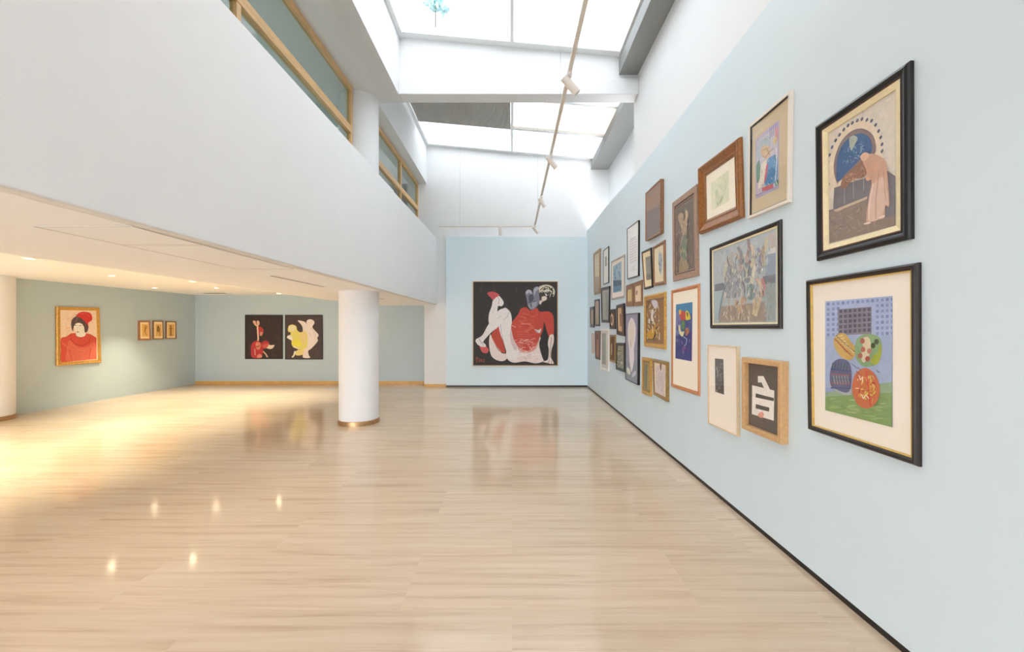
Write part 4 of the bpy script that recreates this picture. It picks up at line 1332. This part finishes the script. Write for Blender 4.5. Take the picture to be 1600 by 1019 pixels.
# near leg: thigh and shin
a.blob(W, (400, 372), (448, 388), (472, 432), (478, 500), (470, 560), (492, 650), (540, 760), (520, 850), (450, 845), (425, 770), (398, 680), (368, 600), (358, 520))
a.blob((206, 180, 180), (470, 560), (492, 650), (530, 740), (500, 760), (462, 660))
a.blob(W, (142, 662), (200, 625), (245, 545), (300, 455), (350, 395), (402, 372), (450, 390), (440, 450), (400, 480), (350, 545), (290, 592), (240, 645), (212, 680), (215, 712), (176, 716), (144, 692))
a.line((160, 154, 162), 5, (400, 480), (440, 440), (452, 400)); a.line((150, 146, 156), 4, (372, 520), (380, 600), (402, 690)); a.line((176, 170, 176), 5, (335, 470), (380, 440))
a.line((90, 84, 90), 4, (172, 655), (188, 690), (215, 690)); a.line((90, 84, 90), 3, (205, 700), (185, 722))
a.blob((214, 84, 86), (172, 712), (208, 736), (240, 728), (262, 765), (242, 790), (204, 784), (186, 756))
a.blob((226, 218, 214), (150, 700), (180, 690), (222, 700), (236, 728), (205, 734), (176, 722))
a.line((90, 84, 90), 3, (186, 694), (206, 704), (214, 728))
# masked head and curly hair
a.blob((120, 118, 134), (605, 222), (632, 195), (664, 208), (672, 235), (684, 182), (714, 166), (738, 186), (742, 250), (735, 310), (715, 352), (665, 388), (630, 352), (618, 290))
a.blob((176, 172, 184), (608, 222), (632, 196), (662, 210), (662, 240), (640, 222), (620, 240)); a.blob((168, 164, 180), (682, 200), (712, 168), (736, 188), (705, 210), (690, 250))
a.blob((72, 70, 84), (640, 250), (672, 240), (680, 290), (650, 320), (636, 290)); a.blob((150, 148, 166), (670, 320), (712, 310), (705, 345), (670, 378))
a.line((38, 36, 46), 5, (674, 312), (702, 304)); a.line((38, 36, 46), 4, (656, 330), (664, 362)); a.line((40, 38, 46), 4, (628, 312), (648, 318)); a.line((210, 206, 214), 4, (634, 340), (655, 372))
a.blob((66, 56, 50), (735, 200), (790, 180), (840, 200), (856, 250), (835, 285), (795, 300), (750, 330), (735, 260))
a.blob((206, 196, 168), (732, 176), (750, 160), (782, 150), (815, 150), (845, 160), (870, 182), (882, 215), (876, 245), (866, 262), (850, 240), (845, 262), (826, 250), (820, 226), (800, 240), (780, 222), (762, 232), (748, 214), (736, 226))
a.dabs([(40, 34, 30), (60, 52, 44), (224, 218, 200)], 50, ((742, 172), (868, 178), (866, 262), (745, 292)), 11, 38, 142)
for q_ in (((745, 200), (770, 178), (800, 190)), ((790, 165), (820, 170), (845, 200)), ((830, 190), (860, 210), (852, 250)), ((760, 215), (800, 225), (820, 260)), ((745, 235), (765, 225), (790, 245)), ((800, 280), (835, 270), (858, 240))):
    a.line((40, 34, 30), 7, *q_)
a.blob((222, 204, 190), (760, 262), (786, 256), (806, 268), (800, 292), (778, 302), (760, 312), (748, 334), (736, 330), (738, 300), (756, 290)); a.line((40, 34, 34), 5, (742, 250), (772, 258)); a.line((40, 34, 34), 4, (745, 300), (765, 296))
# orange signature marks
a.line((176, 70, 40), 5, (134, 842), (160, 838), (172, 842)); a.line((176, 70, 40), 5, (150, 822), (148, 878)); a.line((176, 70, 40), 4, (165, 845), (166, 870), (178, 870), (180, 848))
a.line((176, 70, 40), 4, (188, 842), (188, 872)); a.line((176, 70, 40), 4, (202, 850), (190, 860), (204, 872)); a.line((176, 70, 40), 4, (224, 848), (210, 850), (218, 860), (208, 872), (226, 874))
picture('canvas_painting', 'big square painting of a masked figure in red with white legs on the back wall', WB,
        cq(CP, (112, 117), (909, 117), (909, 910), (112, 910)), 0.045, P_flat(0.016, 'lightwood'), rd=0.006, art=a, art_bg=(44, 37, 34), cat='painting')

# ---- red hat portrait
a = Art(CR)
a.poly((238, 212, 184), (198, 178), (648, 190), (655, 800), (200, 830))
a.dabs([(240, 220, 198), (236, 190, 160), (230, 206, 186)], 30, ((205, 190), (640, 200), (640, 480), (205, 500)), 20, 70, 151)
a.blob((226, 76, 58), (198, 545), (260, 520), (320, 480), (370, 475), (500, 480), (560, 490), (620, 525), (662, 545), (668, 690), (668, 800), (420, 818), (200, 832), (198, 690))
a.blob((232, 106, 80), (300, 560), (400, 640), (520, 640), (600, 580), (640, 700), (600, 800), (280, 820), (270, 680))
a.line((200, 48, 44), 7, (320, 500), (320, 560), (370, 610), (470, 630), (540, 590), (560, 520)); a.line((200, 50, 44), 6, (300, 680), (330, 800)); a.line((200, 50, 44), 6, (560, 660), (540, 790)); a.line((240, 130, 96), 6, (210, 590), (270, 640), (290, 800))
a.line((196, 44, 44), 6, (210, 535), (280, 520), (330, 482)); a.line((196, 44, 44), 6, (560, 490), (640, 540)); a.line((240, 140, 110), 6, (400, 680), (500, 690)); a.line((190, 40, 36), 8, (380, 510), (440, 535), (495, 505))
a.blob((236, 232, 220), (352, 370), (400, 340), (470, 360), (490, 420), (498, 500), (440, 525), (385, 505), (380, 460), (355, 410))
a.blob((98, 74, 78), (345, 455), (325, 400), (325, 330), (350, 290), (400, 265), (460, 290), (520, 350), (535, 400), (520, 455), (490, 465), (480, 400), (450, 360), (400, 350), (365, 375), (352, 410))
a.line((60, 44, 52), 6, (370, 300), (350, 340), (345, 420)); a.line((150, 120, 124), 5, (400, 285), (380, 340)); a.line((60, 44, 52), 5, (430, 290), (470, 350), (500, 440))
a.blob((220, 44, 44), (385, 262), (430, 222), (490, 214), (555, 230), (580, 275), (575, 320), (535, 345), (530, 385), (490, 330), (440, 290))
a.line((236, 90, 70), 6, (440, 240), (500, 235), (550, 270)); a.line((40, 34, 40), 6, (362, 382), (388, 378)); a.line((40, 34, 40), 6, (420, 386), (450, 380)); a.line((70, 70, 80), 8, (390, 462), (418, 460)); a.line((180, 190, 180), 4, (400, 400), (395, 440))
picture('framed_painting', 'gilt-framed portrait of a dark-haired person in a red hat and red sweater', WL,
        cq(CR, (152, 150), (675, 162), (700, 835), (155, 878)), 0.04, [(0, -0.012, 'gold'), (0.008, -0.002, 'gold'), (0.02, 0, 'gold'), (0.034, -0.01, 'gold'), (0.05, -0.004, 'gold'), (0.062, -0.012, 'gold')],
        rd=0.016, art=a, art_bg=(238, 214, 188), cat='painting')

# ---- three small golden drawings
GL = 'three small gold-mounted drawings in a row on the left wall'
a = Art(CT).line((150, 104, 40), 26, (490, 340), (480, 420), (470, 520)).line((160, 112, 44), 16, (480, 440), (540, 360)).line((176, 126, 56), 18, (470, 520), (520, 600))
picture('framed_drawing', 'leftmost of three small gold drawings, branching ink shape', WL, cq(CT, (305, 200), (620, 200), (650, 738), (308, 745)), 0.03, P_flat(0.035, 'copper'), rd=0.012,
        mount=(252, 230, 180), print_quad=cq(CT, (385, 290), (560, 300), (575, 640), (395, 640)), art=a, print_bg=(230, 182, 104), cat='drawing', group=GL)
a = Art(CT).oval((120, 84, 24), 840, 430, 36, 90).oval((190, 140, 60), 855, 440, 12, 60).line((140, 96, 30), 12, (880, 400), (885, 640))
picture('framed_drawing', 'middle one of three small gold drawings, dark looped ink shape', WL, cq(CT, (705, 200), (985, 203), (1000, 715), (708, 720)), 0.03, P_flat(0.022, 'brown'), rd=0.012,
        mount=(252, 228, 176), print_quad=cq(CT, (762, 295), (930, 300), (935, 630), (768, 632)), art=a, print_bg=(228, 184, 106), cat='drawing', group=GL)
a = Art(CT).line((150, 100, 40), 36, (1190, 340), (1190, 620)).line((176, 120, 50), 20, (1140, 420), (1240, 420)).line((176, 120, 50), 18, (1150, 600), (1240, 590))
picture('framed_drawing', 'rightmost of three small gold drawings, upright blurred figure', WL, cq(CT, (1065, 212), (1345, 217), (1350, 703), (1062, 705)), 0.03, P_flat(0.022, 'brown'), rd=0.012,
        mount=(252, 228, 176), print_quad=cq(CT, (1120, 300), (1285, 305), (1285, 625), (1122, 628)), art=a, print_bg=(230, 182, 104), cat='drawing', group=GL)

# ---- two dark canvases
a = Art(CS)
a.poly((48, 32, 28), (150, 140), (750, 140), (750, 860), (150, 860)); a.dabs([(58, 38, 32), (40, 30, 26), (64, 44, 34)], 24, ((160, 150), (740, 150), (740, 850), (160, 850)), 40, 120, 161)
a.blob((196, 40, 44), (350, 330), (420, 340), (448, 400), (430, 460), (400, 480), (370, 440)); a.blob((226, 170, 140), (265, 235), (300, 225), (325, 245), (350, 222), (378, 250), (370, 300), (330, 320), (290, 290))
a.line((60, 34, 30), 10, (325, 240), (328, 290)); a.line((232, 190, 160), 26, (345, 320), (350, 420), (358, 520), (350, 570)); a.blob((206, 150, 120), (390, 420), (430, 420), (410, 480), (385, 470))
a.blob((190, 36, 44), (240, 640), (280, 580), (350, 560), (410, 600), (430, 580), (490, 560), (540, 600), (500, 660), (440, 700), (410, 840), (260, 840), (235, 750))
a.blob((220, 120, 90), (320, 590), (380, 590), (400, 650), (370, 710), (320, 680)); a.line((60, 70, 30), 12, (320, 660), (360, 652), (385, 640)); a.line((214, 160, 130), 14, (300, 700), (305, 800)); a.blob((224, 130, 110), (340, 810), (380, 780), (420, 810), (410, 842), (340, 842))
a.blob((226, 206, 180), (520, 620), (560, 635), (628, 632), (590, 690), (530, 695), (490, 670)); a.line((214, 170, 140), 22, (440, 740), (480, 780), (510, 830)); a.blob((206, 80, 60), (420, 640), (500, 610), (530, 640), (470, 690))
picture('canvas_painting', 'dark canvas with a red bird-like figure, left of two in the low room', WLB, cq(CS, (135, 130), (757, 130), (757, 866), (135, 866)), 0.035, P_flat(0.018, 'black'), rd=0.006, art=a, art_bg=(48, 34, 30), cat='painting')
a = Art(CS)
a.poly((68, 52, 48), (815, 140), (1415, 140), (1420, 865), (815, 865)); a.dabs([(78, 58, 54), (60, 46, 42)], 20, ((825, 150), (1400, 150), (1400, 850), (825, 850)), 40, 120, 162)
a.blob((230, 216, 206), (1015, 228), (1060, 225), (1140, 250), (1160, 285), (1165, 230), (1210, 202), (1265, 215), (1295, 260), (1260, 330), (1300, 390), (1362, 460), (1340, 520), (1352, 560), (1290, 640), (1230, 700), (1190, 730), (1200, 800), (1220, 845), (1110, 842), (1100, 780), (1090, 500), (1100, 380), (1080, 300))
a.blob((226, 214, 100), (850, 370), (870, 310), (930, 290), (990, 320), (1005, 380), (1060, 420), (1140, 400), (1180, 500), (1170, 660), (1110, 700), (1000, 690), (920, 640), (910, 560), (880, 500), (900, 430), (860, 410))
a.blob((232, 224, 60), (930, 560), (1000, 540), (1080, 590), (1040, 660), (930, 630)); a.blob((230, 222, 210), (835, 505), (880, 465), (925, 500), (930, 560)); a.blob((224, 204, 130), (1060, 440), (1140, 430), (1160, 560), (1080, 600))
a.blob((230, 212, 120), (960, 760), (1030, 710), (1120, 710), (1100, 790), (1000, 805)); a.line((236, 226, 200), 24, (970, 740), (950, 810), (925, 832)); a.line((236, 226, 200), 16, (940, 660), (1040, 700))
a.line((180, 160, 170), 6, (1240, 340), (1290, 430), (1320, 500)); a.line((180, 160, 170), 6, (1200, 420), (1240, 480)); a.oval((228, 220, 170), 925, 355, 60, 50)
picture('canvas_painting', 'dark canvas with yellow and white dancing figures, right of two in the low room', WLB, cq(CS, (803, 130), (1424, 130), (1428, 872), (803, 872)), 0.035, P_flat(0.018, 'black'), rd=0.006, art=a, art_bg=(68, 52, 48), cat='painting')
